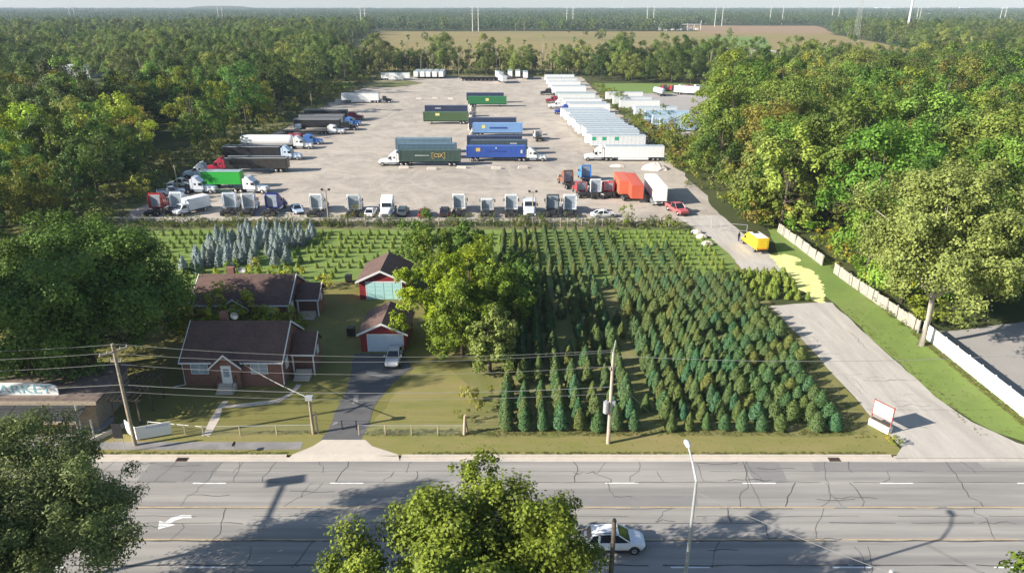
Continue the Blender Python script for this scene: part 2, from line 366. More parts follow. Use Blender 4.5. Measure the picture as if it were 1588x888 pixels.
def limbs(C, h, r0, rg, nb=10, fork=.3, lean=(0, 0)):
    """tapered trunk and limbs reaching into the crown's clumps"""
    b = MB(); top = Vector((lean[0], lean[1], h * .8)); pts = []
    for i in range(6):
        k = i / 5; pts.append(Vector((top.x * k + rg.normal() * r0 * .3 * (i > 0), top.y * k + rg.normal() * r0 * .3 * (i > 0), top.z * k)))
    b.tube(pts, [r0 * 1.35, r0, r0 * .82, r0 * .62, r0 * .42, r0 * .15], 8)
    for i in rg.choice(len(C), min(nb, len(C)), replace=False):
        x, y, z, _ = C[i]; zs = min(max(h * fork * (.8 + .6 * rg.random()), .5), z * .8); k = zs / (h * .8)
        p = Vector((top.x * k, top.y * k, zs)); e = Vector((x, y, z)); mid = p.lerp(e, .5) + Vector((0, 0, h * .04))
        b.tube([p, mid, e], [r0 * .42 * (1 - k * .5), r0 * .25, r0 * .06], 5)
    return b
def tree_kit(seed, h, R_, zb, n, per, size, lm, r0=.25, bark='bark', wid=.62, **kw):
    rg = np.random.default_rng(seed); ck = {k: kw[k] for k in ('lobes', 'top', 'fill', 'rmin', 'rmax', 'fine') if k in kw}
    C = crown_clumps(rg, R_, zb, h, n, **ck)
    P, Nn, v = clump_leaves(rg, C, per, size, .8, .22 if kw.get('fine') else .10)
    crown = leaf_mesh('crown', P, Nn, size, wid, v, [lm])
    tr = limbs(C, h, r0, rg, kw.get('nb', 10), kw.get('fork', .3), kw.get('lean', (0, 0))).mesh('trunk', bark, smooth=True)
    return [('trunk', tr, None, False), ('crown', crown, None, True)]
def fir_mesh(name, seed, h, R_, n, size, lm, power=1.25, tip=.06, wid=.4, tiers=0):
    """sheared conifer: needle sprays over a cone-shaped outline, plus a short stem"""
    rg = np.random.default_rng(seed); z = 1 - np.sqrt(rg.random(n)) ** 1.1; z = np.clip(z, 0, 1); az = rg.random(n) * 6.283
    prof = (1 - z ** power) ** .86 * (.55 + .45 * np.minimum(1, z * 8)) + tip * (1 - z)
    bumpy = 1 + .06 * np.sin(az * 5 + z * 19 + seed) + .05 * rg.normal(size=n)
    if tiers: bumpy *= .78 + .32 * ((z * tiers + .12 * np.sin(az * 3)) % 1.0 < .5)
    r = R_ * prof * bumpy * (.84 + .18 * rg.random(n) ** .5)
    P = np.stack([np.cos(az) * r, np.sin(az) * r, .06 * h + z * h * .95], 1)
    out = np.stack([np.cos(az), np.sin(az), np.full(n, .45)], 1)
    Nn = out + rg.normal(size=(n, 3)) * .26; Nn /= np.linalg.norm(Nn, axis=1, keepdims=True)
    upv = np.stack([np.cos(az) * .8, np.sin(az) * .8, np.full(n, .55)], 1)
    v = np.clip(.5 + rg.normal(size=n) * .22, 0, 1)
    return leaf_mesh(name, P, Nn, size, wid, v, [lm], up=upv)
def in_poly(x, y, poly):
    c = False; n = len(poly)
    for i in range(n):
        (x1, y1), (x2, y2) = poly[i], poly[(i + 1) % n]
        if (y1 > y) != (y2 > y) and x < (x2 - x1) * (y - y1) / (y2 - y1) + x1: c = not c
    return c
def scatter(name, pts, protos, label, kind='stuff', parent=None):
    """many alike plants as ONE object: points (x, y, z, scale, turn, which) instancing the given meshes"""
    col = bpy.data.collections.new(name + ' kinds')
    for i, me in enumerate(protos):
        o = bpy.data.objects.new('kind_%02d' % i, me); col.objects.link(o)
    A = np.array(pts, dtype=np.float32); n = len(A)
    me = bpy.data.meshes.new(name); me.vertices.add(n); me.vertices.foreach_set('co', A[:, :3].ravel())
    for an, ty, col_ in (('sc', 'FLOAT', A[:, 3]), ('rot', 'FLOAT', A[:, 4])):
        a = me.attributes.new(an, ty, 'POINT'); a.data.foreach_set('value', np.ascontiguousarray(col_))
    a = me.attributes.new('which', 'INT', 'POINT'); a.data.foreach_set('value', A[:, 5].astype(np.int32))
    o = link(name, me, parent); tag(o, label, None, None, kind)
    g = bpy.data.node_groups.new(name, 'GeometryNodeTree')
    g.interface.new_socket('Geometry', in_out='INPUT', socket_type='NodeSocketGeometry')
    g.interface.new_socket('Geometry', in_out='OUTPUT', socket_type='NodeSocketGeometry')
    gi, go = g.nodes.new('NodeGroupInput'), g.nodes.new('NodeGroupOutput')
    ip = g.nodes.new('GeometryNodeInstanceOnPoints'); ci = g.nodes.new('GeometryNodeCollectionInfo')
    ci.inputs['Collection'].default_value = col; ci.inputs['Separate Children'].default_value = True; ci.inputs['Reset Children'].default_value = True
    def named(nm, ty):
        x = g.nodes.new('GeometryNodeInputNamedAttribute'); x.data_type = ty; x.inputs['Name'].default_value = nm; return x.outputs[0]
    cx = g.nodes.new('ShaderNodeCombineXYZ'); g.links.new(named('rot', 'FLOAT'), cx.inputs[2])
    ip.inputs['Pick Instance'].default_value = True
    g.links.new(gi.outputs[0], ip.inputs['Points']); g.links.new(ci.outputs[0], ip.inputs['Instance'])
    g.links.new(named('which', 'INT'), ip.inputs['Instance Index']); g.links.new(cx.outputs[0], ip.inputs['Rotation'])
    g.links.new(named('sc', 'FLOAT'), ip.inputs['Scale']); g.links.new(ip.outputs[0], go.inputs[0])
    md = o.modifiers.new('scatter', 'NODES'); md.node_group = g
    return o
rng = random.Random(7)
# ------------------------------------------------------------------ ground, road, drives, fields
ST = 'structure'
RZ = -0.126                                        # the road lies a kerb's height below the verge
b = MB()
for x0, x1 in ((-5900, -120), (-120, 120), (120, 5900)):
    for y0, y1, z in ((-150, 38.4, 0), (38.4, 57.2, -.13), (57.2, 140, 0), (140, 450, 0), (450, 1300, 0), (1300, 7900, 0)):
        b.sheet([(x0, y0), (x1, y0), (x1, y1), (x0, y1)], z)
    for y in (38.4, 57.2): b.add([(x0, y, -.13), (x1, y, -.13), (x1, y, 0), (x0, y, 0)], [(0, 1, 2, 3)])
tag(b.build('ground', 'forest_floor'), 'dark green earth of woods and fields running to the horizon', kind=ST)
def sheet(name, pts, z, m, label, rag=0.0, seg=3.0, parent=None):
    """a flat patch of ground; rag roughens its outline"""
    out = []; rg = random.Random(len(label) * 31 + len(pts))
    for i, p in enumerate(pts):
        q = pts[(i + 1) % len(pts)]; l = math.hypot(q[0] - p[0], q[1] - p[1]); n = max(1, int(l / seg)) if rag else 1
        for k in range(n):
            t = k / n; w = rag * (rg.random() - .5) * 2 if rag else 0; w2 = rag * (rg.random() - .5) * 2 if rag else 0
            out.append((p[0] + (q[0] - p[0]) * t + w, p[1] + (q[1] - p[1]) * t + w2))
    return tag(MB().sheet(out, z).build(name, m, parent=parent), label, kind=ST)
def rect(x0, x1, y0, y1): return [(x0, y0), (x1, y0), (x1, y1), (x0, y1)]
road = sheet('road', rect(-260, 260, 38.45, 56.35), RZ, 'road', 'wide five lane road of pale cracked asphalt')
def on_road(name, bm, m): return tag(bm.build(name, m, parent=road), kind=ST)
for xa, xb in ((-260, -21.5), (-10.55, 36.2), (52.5, 260)):
    g = MB().box(xa, xb, 56.98, 57.24, -.2, .03); tag(g.build('kerb', 'concrete'), 'pale concrete kerb along the far side of the road', kind=ST)
tag(MB().box(-260, 260, 38.3, 38.56, -.2, .03).build('kerb', 'concrete'), 'pale concrete kerb along the near side of the road', kind=ST)
sheet('gutter', rect(-260, 260, 56.3, 56.99), RZ + .004, 'concrete', 'pale concrete gutter along the far kerb', .03, 2)
for Y in (49.75, 45.8):
    x = -120
    while x < 150:
        l = rng.uniform(6, 16); on_road('yellow_line', MB().sheet(rect(x, x + l, Y - .07, Y + .07), RZ + .004), 'yellow_line'); x += l + rng.uniform(.15, 1.2)
for Y, ph in ((53.05, 300), (42.75, 540)):
    x0 = at(ph, 747 if Y > 50 else 876, RZ).x
    for k in range(-5, 10):
        x = x0 + 12.4 * k; on_road('lane_dash', MB().sheet(rect(x, x + 3, Y - .07, Y + .07), RZ + .004), 'white_line')
ar = [(297, 798), (281, 798), (266, 802), (256, 809), (247, 807), (245, 820), (272, 813), (264, 811), (272, 806), (285, 802.5), (297, 802.5)]
on_road('turn_arrow', MB().sheet([at(x, y, RZ) for x, y in ar], RZ + .004), 'white_line')
def strip(bm, pts, w, z):
    P = [Vector((p[0], p[1], 0)) for p in pts]; vs = []; fs = []
    for i, p in enumerate(P):
        d = (P[min(i + 1, len(P) - 1)] - P[max(i - 1, 0)]).normalized(); n = Vector((-d.y, d.x, 0)); ww = w * rng.uniform(.6, 1.3) / 2
        vs += [(p.x - n.x * ww, p.y - n.y * ww, z), (p.x + n.x * ww, p.y + n.y * ww, z)]
    for i in range(len(P) - 1): fs.append((2 * i, 2 * i + 2, 2 * i + 3, 2 * i + 1))
    bm.add(vs, fs)
cr = MB(); x = -75
while x < 75:                                       # sealed cracks: across the lanes and along the joints
    lanes = rng.choice([(53.2, 56.3), (54.6, 56.3), (53.2, 54.8), (49.8, 53.1), (51, 53.1), (49.8, 56.3), (45.8, 49.7), (47.8, 49.6), (45.8, 47.7), (42.7, 45.7), (40, 45)])
    y0, y1 = lanes; k = max(4, int((y1 - y0) * 1.6)); px, pts = x, []
    slope = rng.uniform(-.15, .5)
    for i in range(k + 1):
        t = i / k; px += rng.gauss(0, .13) + (rng.choice([-.6, .6]) if rng.random() < .12 else 0); pts.append((px + slope * (y1 - y0) * t, y0 + (y1 - y0) * t))
    strip(cr, pts, rng.choice([.04, .055, .08]), RZ + .008)
    if rng.random() < .45:
        l = rng.uniform(1.2, 4); ym = rng.uniform(y0, y1)
        strip(cr, [(x + l * i / 5, ym + rng.gauss(0, .10)) for i in range(6)], .08, RZ + .0085)
    x += rng.uniform(.6, 2.1) * (1.0 if x < 30 else 2.4)
for Y, w in ((53.2, .07), (49.58, .07), (48.6, .05), (47.75, .08), (45.62, .14), (42.95, .14), (54.8, .04)):
    x = -80
    while x < 85:
        l = rng.uniform(5, 18); n = int(l / 1.1)
        strip(cr, [(x + l * i / n, Y + rng.gauss(0, .035)) for i in range(n + 1)], w, RZ + .0075); x += l + rng.uniform(.3, 7 if w < .1 else 2)
tag(cr.build('crack_seal', 'tar', parent=road), kind='stuff')
for (x0, x1, y0, y1) in ((-34, -27.5, 53.3, 56.2), (2, 16, 49.9, 51.3), (22, 25, 53.2, 56.2), (-12, -3, 46, 47.6), (28, 44, 54.8, 56.2), (-46, -38, 49.9, 53)):
    on_road('asphalt_patch', MB().sheet([(x0, y0), (x1, y0 + rng.uniform(-.1, .1)), (x1 + rng.uniform(-.3, .3), y1), (x0 + rng.uniform(-.3, .3), y1)], RZ + .002), 'road_patch')
# verges, yards, farm
sheet('lawn', rect(-112, 37.4, 57.25, 131), .004, 'lawn', 'long green lawn behind the road', .3, 4)
sheet('verge', rect(-42, 37.5, 57.25, 60.7), .008, 'verge', 'mown grass verge along the kerb', .15, 2)
sheet('farm_ground', [(-8, 60.4), (34, 60.4), (37.2, 61), (37.3, 106), (-2, 106), (-6, 80)], .012, 'farm', 'dry soil and thin grass under the christmas trees', .5, 3)
sheet('farm_grass', [(-80, 101), (-38, 101), (-20, 104), (-2, 99), (14, 101), (37.3, 107), (37.3, 130.5), (-80, 130.5)], .016, 'bright_grass', 'bright green grass between rows of young firs', .5, 3)
sheet('yard', [(-15, 60.9), (-4.5, 60.9), (-4.8, 70), (-8, 76.5), (-11.8, 76.5), (-11.6, 72)], .020, 'verge', 'dry front yard grass right of the blacktop driveway', .3, 1.5)
sheet('grass_strip', [(52.3, 57.4), (60, 57.4), (60, 63), (53.4, 63), (53.4, 128), (49.2, 132), (45.2, 112), (46.4, 94), (46.4, 68), (48.5, 61)], .008, 'bright_grass', 'bright green grass strip beside the white fence', .2, 2)
sheet('footpath', rect(-43, -20.5, 58.05, 59.35), .020, 'path', 'narrow grey asphalt path across the verge', .06, 1.5)
tag(MB().add([(-21.4, 56.32, -.116), (-10.6, 56.32, -.116), (-10.9, 57.24, .026), (-21.0, 57.24, .026), (-13.6, 58.6, .028), (-14.5, 59.7, .030), (-18.7, 59.7, .030), (-19.4, 58.6, .028)], [(0, 1, 2, 3), (3, 2, 4, 5, 6, 7)]).build('driveway_apron', 'concrete'), 'pale concrete apron joining the blacktop driveway to the road', kind=ST)
dv = [(495, 690), (507, 668), (520, 641), (533, 612), (544, 585), (549, 548), (626, 548), (640, 572), (612, 590), (596, 606), (580, 632), (566, 668), (558, 690)]
sheet('driveway', [at(x, y)[:2] for x, y in dv], .024, 'blacktop', 'dark patched blacktop driveway to the red garage', .12, 1.0)
pt = MB()
for poly in ([(570, 575), (584, 577), (600, 581), (612, 583), (600, 588), (590, 585), (574, 582), (566, 580)], [(549, 613), (556, 612), (555, 624), (546, 626), (548, 620)], [(517, 655), (524, 653), (523, 657), (514, 660)]):
    pt.sheet([at(x, y) for x, y in poly], .029)
tag(pt.build('driveway_patch', 'path'), 'paler worn patches on the blacktop driveway', kind=ST)
fp = MB(); strip(fp, [at(*p) for p in ((350, 622), (341, 632), (333, 650), (322, 672), (318, 676))], .8, .020)
strip(fp, [at(*p) for p in ((345, 630), (380, 628), (430, 622), (452, 610), (464, 596))], .7, .021)
tag(fp.build('garden_path', 'concrete'), 'trodden tan path curving from the brick house steps', kind=ST)
sheet('market_yard', [(-75, 57.3), (-43.5, 57.3), (-41.8, 60.2), (-41, 64), (-75, 64)], .012, 'gravel', 'pale gravel in front of the market stand', .2, 1.5)
# right hand drive in two pieces with a weedy gap between
sheet('side_drive', [(36.3, 56.7), (52.4, 56.7), (49.6, 59.2), (47.4, 63), (46.4, 68), (46.3, 80), (46.1, 94.5), (44.0, 94.5), (36.9, 93.3), (37.3, 80), (37.6, 62), (38.0, 58.4)], .026, 'drive', 'broad pale concrete drive beside the christmas trees', .12, 1.5)
sheet('side_drive', [(37.4, 107), (44.3, 107.6), (44.4, 116), (43.6, 126), (42.6, 140), (33.0, 140), (36.6, 125), (37.4, 116)], .026, 'drive', 'upper piece of the pale drive entering the truck yard', .12, 1.5)
dc = MB()
for i in range(16):
    x, y = rng.uniform(38, 45), rng.uniform(59, 92); l = rng.uniform(1.5, 5); hz_ = rng.random() < .6
    strip(dc, [(x + (l * k / 6 if hz_ else rng.gauss(0, .12)) - (l / 2 if hz_ else 0), y + (rng.gauss(0, .12) if hz_ else l * k / 6)) for k in range(7)], rng.choice([.05, .08]), .0305)
tag(dc.build('drive_crack', 'road_patch'), 'fine dark cracks across the pale side drive', kind='stuff')
sheet('straw_patch', [at(x, y)[:2] for x, y in ((1193, 396), (1222, 394), (1243, 402), (1232, 410), (1262, 420), (1275, 440), (1279, 471), (1262, 468), (1236, 444), (1212, 418))], .034, 'straw', 'bleached pale yellow patch beside the drive', .38, .45)
tag(MB().add([(36.5, 56.35, RZ + .006), (52.2, 56.35, RZ + .006), (52.4, 57.0, .024), (36.3, 57.0, .024)], [(0, 1, 2, 3)]).build('drive_apron', 'drive'), 'flared concrete mouth of the side drive at the road', kind=ST)
sheet('truck_yard', [(-79, 136.5), (-40, 135.8), (0, 135.5), (32, 135), (43, 134.5), (43.5, 160), (44, 240), (41.5, 330), (41, 436), (-20, 438), (-72, 434), (-80, 330), (-79, 240)], .02, 'lot', 'vast pale gravel truck yard', .9, 4)
sheet('gravel_yard', [(49, 232), (66, 234), (74, 262), (96, 354), (47, 352), (47, 300)], .022, 'gravel', 'grey gravel yard of parked trailers beyond the shrub strip', .6, 4)
sheet('gravel_yard', [(53.6, 60), (92, 60), (92, 86.5), (70, 88), (58, 85), (53.6, 85)], .012, 'gravel', 'shaded gravel yard behind the white fence', .3, 2)
sheet('weedy_bank', [(-97, 133), (-79, 136), (-80, 330), (-72, 436), (44, 440), (44, 460), (-100, 460)], .016, 'bank', 'weedy bank round the left and back of the truck yard', .8, 4)
sheet('weedy_bank', [(41.5, 240), (49, 236), (47, 392), (41, 392)], .012, 'bank', 'weedy strip between the two trailer yards', .5, 4)
sheet('weedy_bank', [(-97, 130), (43, 130), (42, 136.5), (-80, 138)], .018, 'bank', 'weedy strip along the truck yard front fence', .4, 3)
sheet('yard_grass', [(-76, 378), (-60, 380), (-48, 400), (-60, 418), (-78, 410)], .03, 'bank', 'worn grass patch at the far left of the truck yard', .8, 3)
sheet('yard_grass', [(44, 352), (97, 355), (106, 398), (44, 400)], .026, 'green_field', 'mown grass beyond the grey trailer yard', .8, 4)
sheet('meadow', [(-120, 478), (330, 478), (480, 1190), (-210, 1190)], .06, 'meadow', 'wide tan meadow beyond the truck yard', 3, 30)
sheet('green_field', [(185, 720), (250, 720), (330, 985), (255, 985)], .12, 'green_field', 'green field right of the tan meadow', 3, 20)
sheet('brown_field', [(290, 1110), (470, 1090), (600, 1490), (330, 1520)], .12, 'brown_field', 'reddish brown field in front of the far woods', 3, 30)
sheet('meadow', [(-820, 1050), (-500, 1050), (-560, 1340), (-900, 1340)], .06, 'meadow', 'distant strip of pale meadow at left between woods', 3, 30)
sheet('dirt_track', [(205, 690), (240, 640), (252, 640), (232, 740), (205, 760)], .14, 'concrete', 'pale dirt track beside the green field', 1, 10)

# ------------------------------------------------------------------ woods
KIT = {}
for i, (h, r, zb, n, per, rmin, rmax, lob) in enumerate([
        (17, 7.6, 1.5, 80, 27, .18, .30, .34), (20, 7.0, 2.0, 80, 29, .18, .32, .36), (14, 7.2, 1.0, 72, 28, .18, .31, .32), (21, 8.4, 2.0, 98, 23, .15, .27, .38),
        (16, 5.9, 1.0, 60, 34, .22, .36, .3), (18, 8.0, 1.5, 86, 24, .16, .29, .40), (13, 6.6, .8, 64, 32, .2, .34, .3), (22, 6.8, 2.5, 84, 30, .18, .32, .36)]):
    KIT[i] = tree_kit(100 + i, h, r, zb, n, per * 1.5, .50, 'leaf_mix', .24, lobes=lob, rmin=rmin, rmax=rmax, nb=6)
for i in range(3):
    KIT['poplar%d' % i] = tree_kit(140 + i, 17 + 2 * i, 2.9, 2.5, 30, 70, .5, 'leaf_mix', .2, 'bark_pale' if i == 1 else 'bark', lobes=.45, rmin=.26, rmax=.46, nb=8, fill=.15)
for i in range(4):
    rg = np.random.default_rng(60 + i); C = crown_clumps(rg, 1.7, .1, 2.0 + .5 * i, 16, .35, rmin=.26, rmax=.46)
    P, Nn, v = clump_leaves(rg, C, 150, .26); KIT['bush%d' % i] = leaf_mesh('bush', P, Nn, .26, .6, v, ['leaf_bush'])
def rect_in(x, y, x0, x1, y0, y1): return x0 < x < x1 and y0 < y < y1
def open_ground(x, y):
    for (pa, pb_, pc, yl) in ((50, 162, 119, 424), (210, 240, 158, 250), (948, 1072, 214, 236)):      # views kept open to the buildings among the trees
        u, v_, _ = pix(x, y, 17)
        if y < yl and pa - 12 < u < pb_ + 12 and v_ < pc: return True
    if (-84 if y < 150 else -91) < x < (49.5 if y < 398 else 44) and y < 441: return True
    if x < 0 and y < 420 and math.sin(x * .085 + y * .03) * math.sin(y * .062 - x * .02) > .55: return True
    if y < 128 and x < 0: return not (x < -79 and y > 98)
    if y < 131 and x > 0: return not (x > 56 and y > 92)
    if in_poly(x, y, [(46, 232), (68, 234), (78, 262), (108, 396), (44, 398)]): return True
    if in_poly(x, y, [(-125, 476), (330, 478), (480, 1190), (-220, 1190)]): return not (x > .28 * y + 10 and rng.random() < 0)
    if in_poly(x, y, [(170, 640), (250, 640), (340, 985), (240, 985)]): return True
    if in_poly(x, y, [(280, 1080), (480, 1080), (620, 1520), (320, 1520)]): return True
    if in_poly(x, y, [(-840, 1040), (-480, 1040), (-560, 1350), (-920, 1350)]): return True
    return False
cand = []
y = 92.0
while y < 1195:
    step = 9.6 if y < 300 else (11.5 if y < 600 else 14.0)
    lim = .745 * (y * .93 + 14) + 12; x = -lim
    while x < lim:
        xx, yy = x + rng.uniform(-.42, .42) * step, y + rng.uniform(-.42, .42) * step
        if not open_ground(xx, yy):
            k = rng.choice([0, 1, 2, 3, 4, 5, 6, 7, 0, 1, 3, 5, 7, 8, 9]); s = rng.uniform(.55, 1.1) if rng.random() < .6 else rng.uniform(.85, 1.12)
            if xx < 0: s *= 1.10
            if xx > 0 and yy < 300: s = max(s, .8) * 1.16
            if yy < 150 and xx < 0: s *= .72
            cand.append((xx, yy, 0, s, rng.uniform(0, 6.28), k))
        x += step
    y += step
# belt of slender trees behind the truck yard, some gaps
x = -98
while x < 44:
    yy = 452 + rng.uniform(-7, 9); s = rng.uniform(.7, 1.25)
    if rng.random() < .86: cand.append((x, yy, 0, s, rng.uniform(0, 6.28), 8 + rng.randrange(3)))
    if rng.random() < .45: cand.append((x + 1.5, yy + 10, 0, s * .7, rng.uniform(0, 6.28), rng.randrange(8)))
    x += rng.uniform(3.2, 6.2)
for i in range(26): cand.append((rng.uniform(50, 128), rng.uniform(445, 476), 0, rng.uniform(.8, 1.15), rng.uniform(0, 6.28), rng.randrange(8)))
for i in range(14): cand.append((rng.uniform(-120, 300), rng.uniform(500, 1150), 0, rng.uniform(.4, .7), rng.uniform(0, 6.28), rng.randrange(8)))
TK = [KIT[i] for i in range(8)] + [KIT['poplar%d' % i] for i in range(3)]
cand.sort(key=lambda c: c[0] ** 2 + c[1] ** 2)
NEAR = 262
def wood_label(x, y, k, tint, s):
    if y > 440: return ('slender tree' if k > 7 else 'round leafy tree') + ' in the belt behind the truck yard' + (', left half' if x < -25 else ', right half' if x < 44 else ', beyond the grey yard')
    side = 'left wood' if x < 0 else 'right wood'
    zone = ('near part of the ' if y < 165 else 'middle of the ' if y < 235 else 'far part of the ')
    size = 'low ' if s * (17, 20, 14, 21, 16, 18, 13, 22, 17, 19, 21)[k] < 12.5 else 'towering ' if s * (17, 20, 14, 21, 16, 18, 13, 22, 17, 19, 21)[k] > 18.5 else ''
    return size + {'y': 'yellowing leafy tree ', 'o': 'orange tinged autumn tree ', 'd': 'dark green leafy tree ', 'n': 'mid green leafy tree ', 'b': 'browning thin crowned tree '}[tint] + 'in the ' + zone + side + ' beside the yard'
def tint_of(x, y):
    r = rng.random()
    if x > 0: return ('y', (1.25, 1.22, .85)) if r < .22 else ('o', (1.4, 1.08, .7)) if r < .23 else ('n', (1.08, 1.2, .95)) if r < .88 else ('b', (1.2, 1.0, .9))
    return ('y', (1.7, 1.5, .7)) if r < .2 else ('d', (.75, .92, .85)) if r < .45 else ('n', (.9, 1.02, .85)) if r < .92 else ('b', (1.2, .95, .85))
for i, (x, y, z, s, rot, k) in enumerate(cand[:NEAR]):
    tn, tc = tint_of(x, y); jv = rng.choice([.62, .8, 1.0, 1.15, 1.4]) if x < 0 else rng.choice([.72, .85, .95, 1.05, 1.15]); j = [jv * rng.uniform(.92, 1.1) for _ in range(3)]
    spawn(TK[k], 'deciduous_tree', (x, y, 0), wood_label(x, y, k, tn, s), 'tree', 'trees of the woods', rot, tuple(a * b_ for a, b_ in zip(tc, j)), (s * rng.uniform(.9, 1.12), s * rng.uniform(.9, 1.12), s))
crowns = [k[1][1] for k in TK]
# whole trees (trunk joined to crown) for the uncounted part of the wood
def joined(kit, name):
    out = bpy.data.meshes.new(name); import bmesh
    bm = bmesh.new()
    for j, (pn, me, _, _) in enumerate(kit):
        n0 = len(bm.faces); bm.from_mesh(me); bm.faces.ensure_lookup_table()
        for f in bm.faces[n0:]: f.material_index = j
    bm.to_mesh(out); bm.free()
    for pn, me, _, _ in kit: out.materials.append(me.materials[0])
    return out
scatter('woodland', cand[NEAR:], [joined(k, 'tree') for k in TK], 'mass of mixed green and yellowing trees behind the nearer trees')
# far woods: whole groves, seen as one mass out to the horizon
groves = []
for i in range(5):
    rg = np.random.default_rng(300 + i); PP, NN, VV = [], [], []
    for t in range(9):
        h, r = rg.uniform(11, 17), rg.uniform(4.5, 7); C = crown_clumps(rg, r, 2, h, 14, .3, rmin=.3, rmax=.5)
        P, Nn, v = clump_leaves(rg, C, 7, 1.35); P[:, 0] += rg.uniform(-16, 16); P[:, 1] += rg.uniform(-9, 9)
        PP.append(P); NN.append(Nn); VV.append(np.clip(v + rg.normal() * .15, 0, 1))
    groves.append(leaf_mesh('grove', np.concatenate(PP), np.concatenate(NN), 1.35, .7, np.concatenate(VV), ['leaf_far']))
far = []; y = 1200.0
while y < 5600:
    lim = .75 * y * .94 + 20; x = -lim
    while x < lim:
        xx, yy = x + rng.uniform(-9, 9), y + rng.uniform(-22, 22)
        if not open_ground(xx, yy) and rng.random() < .93: far.append((xx, yy, 0, rng.uniform(.75, 1.2), rng.uniform(-.4, .4) + rng.choice([0, 3.14]), rng.randrange(5)))
        x += 25
    y += 34 + (y - 1200) * .03
scatter('far_woodland', far, groves, 'far woods fading to the hazy horizon')
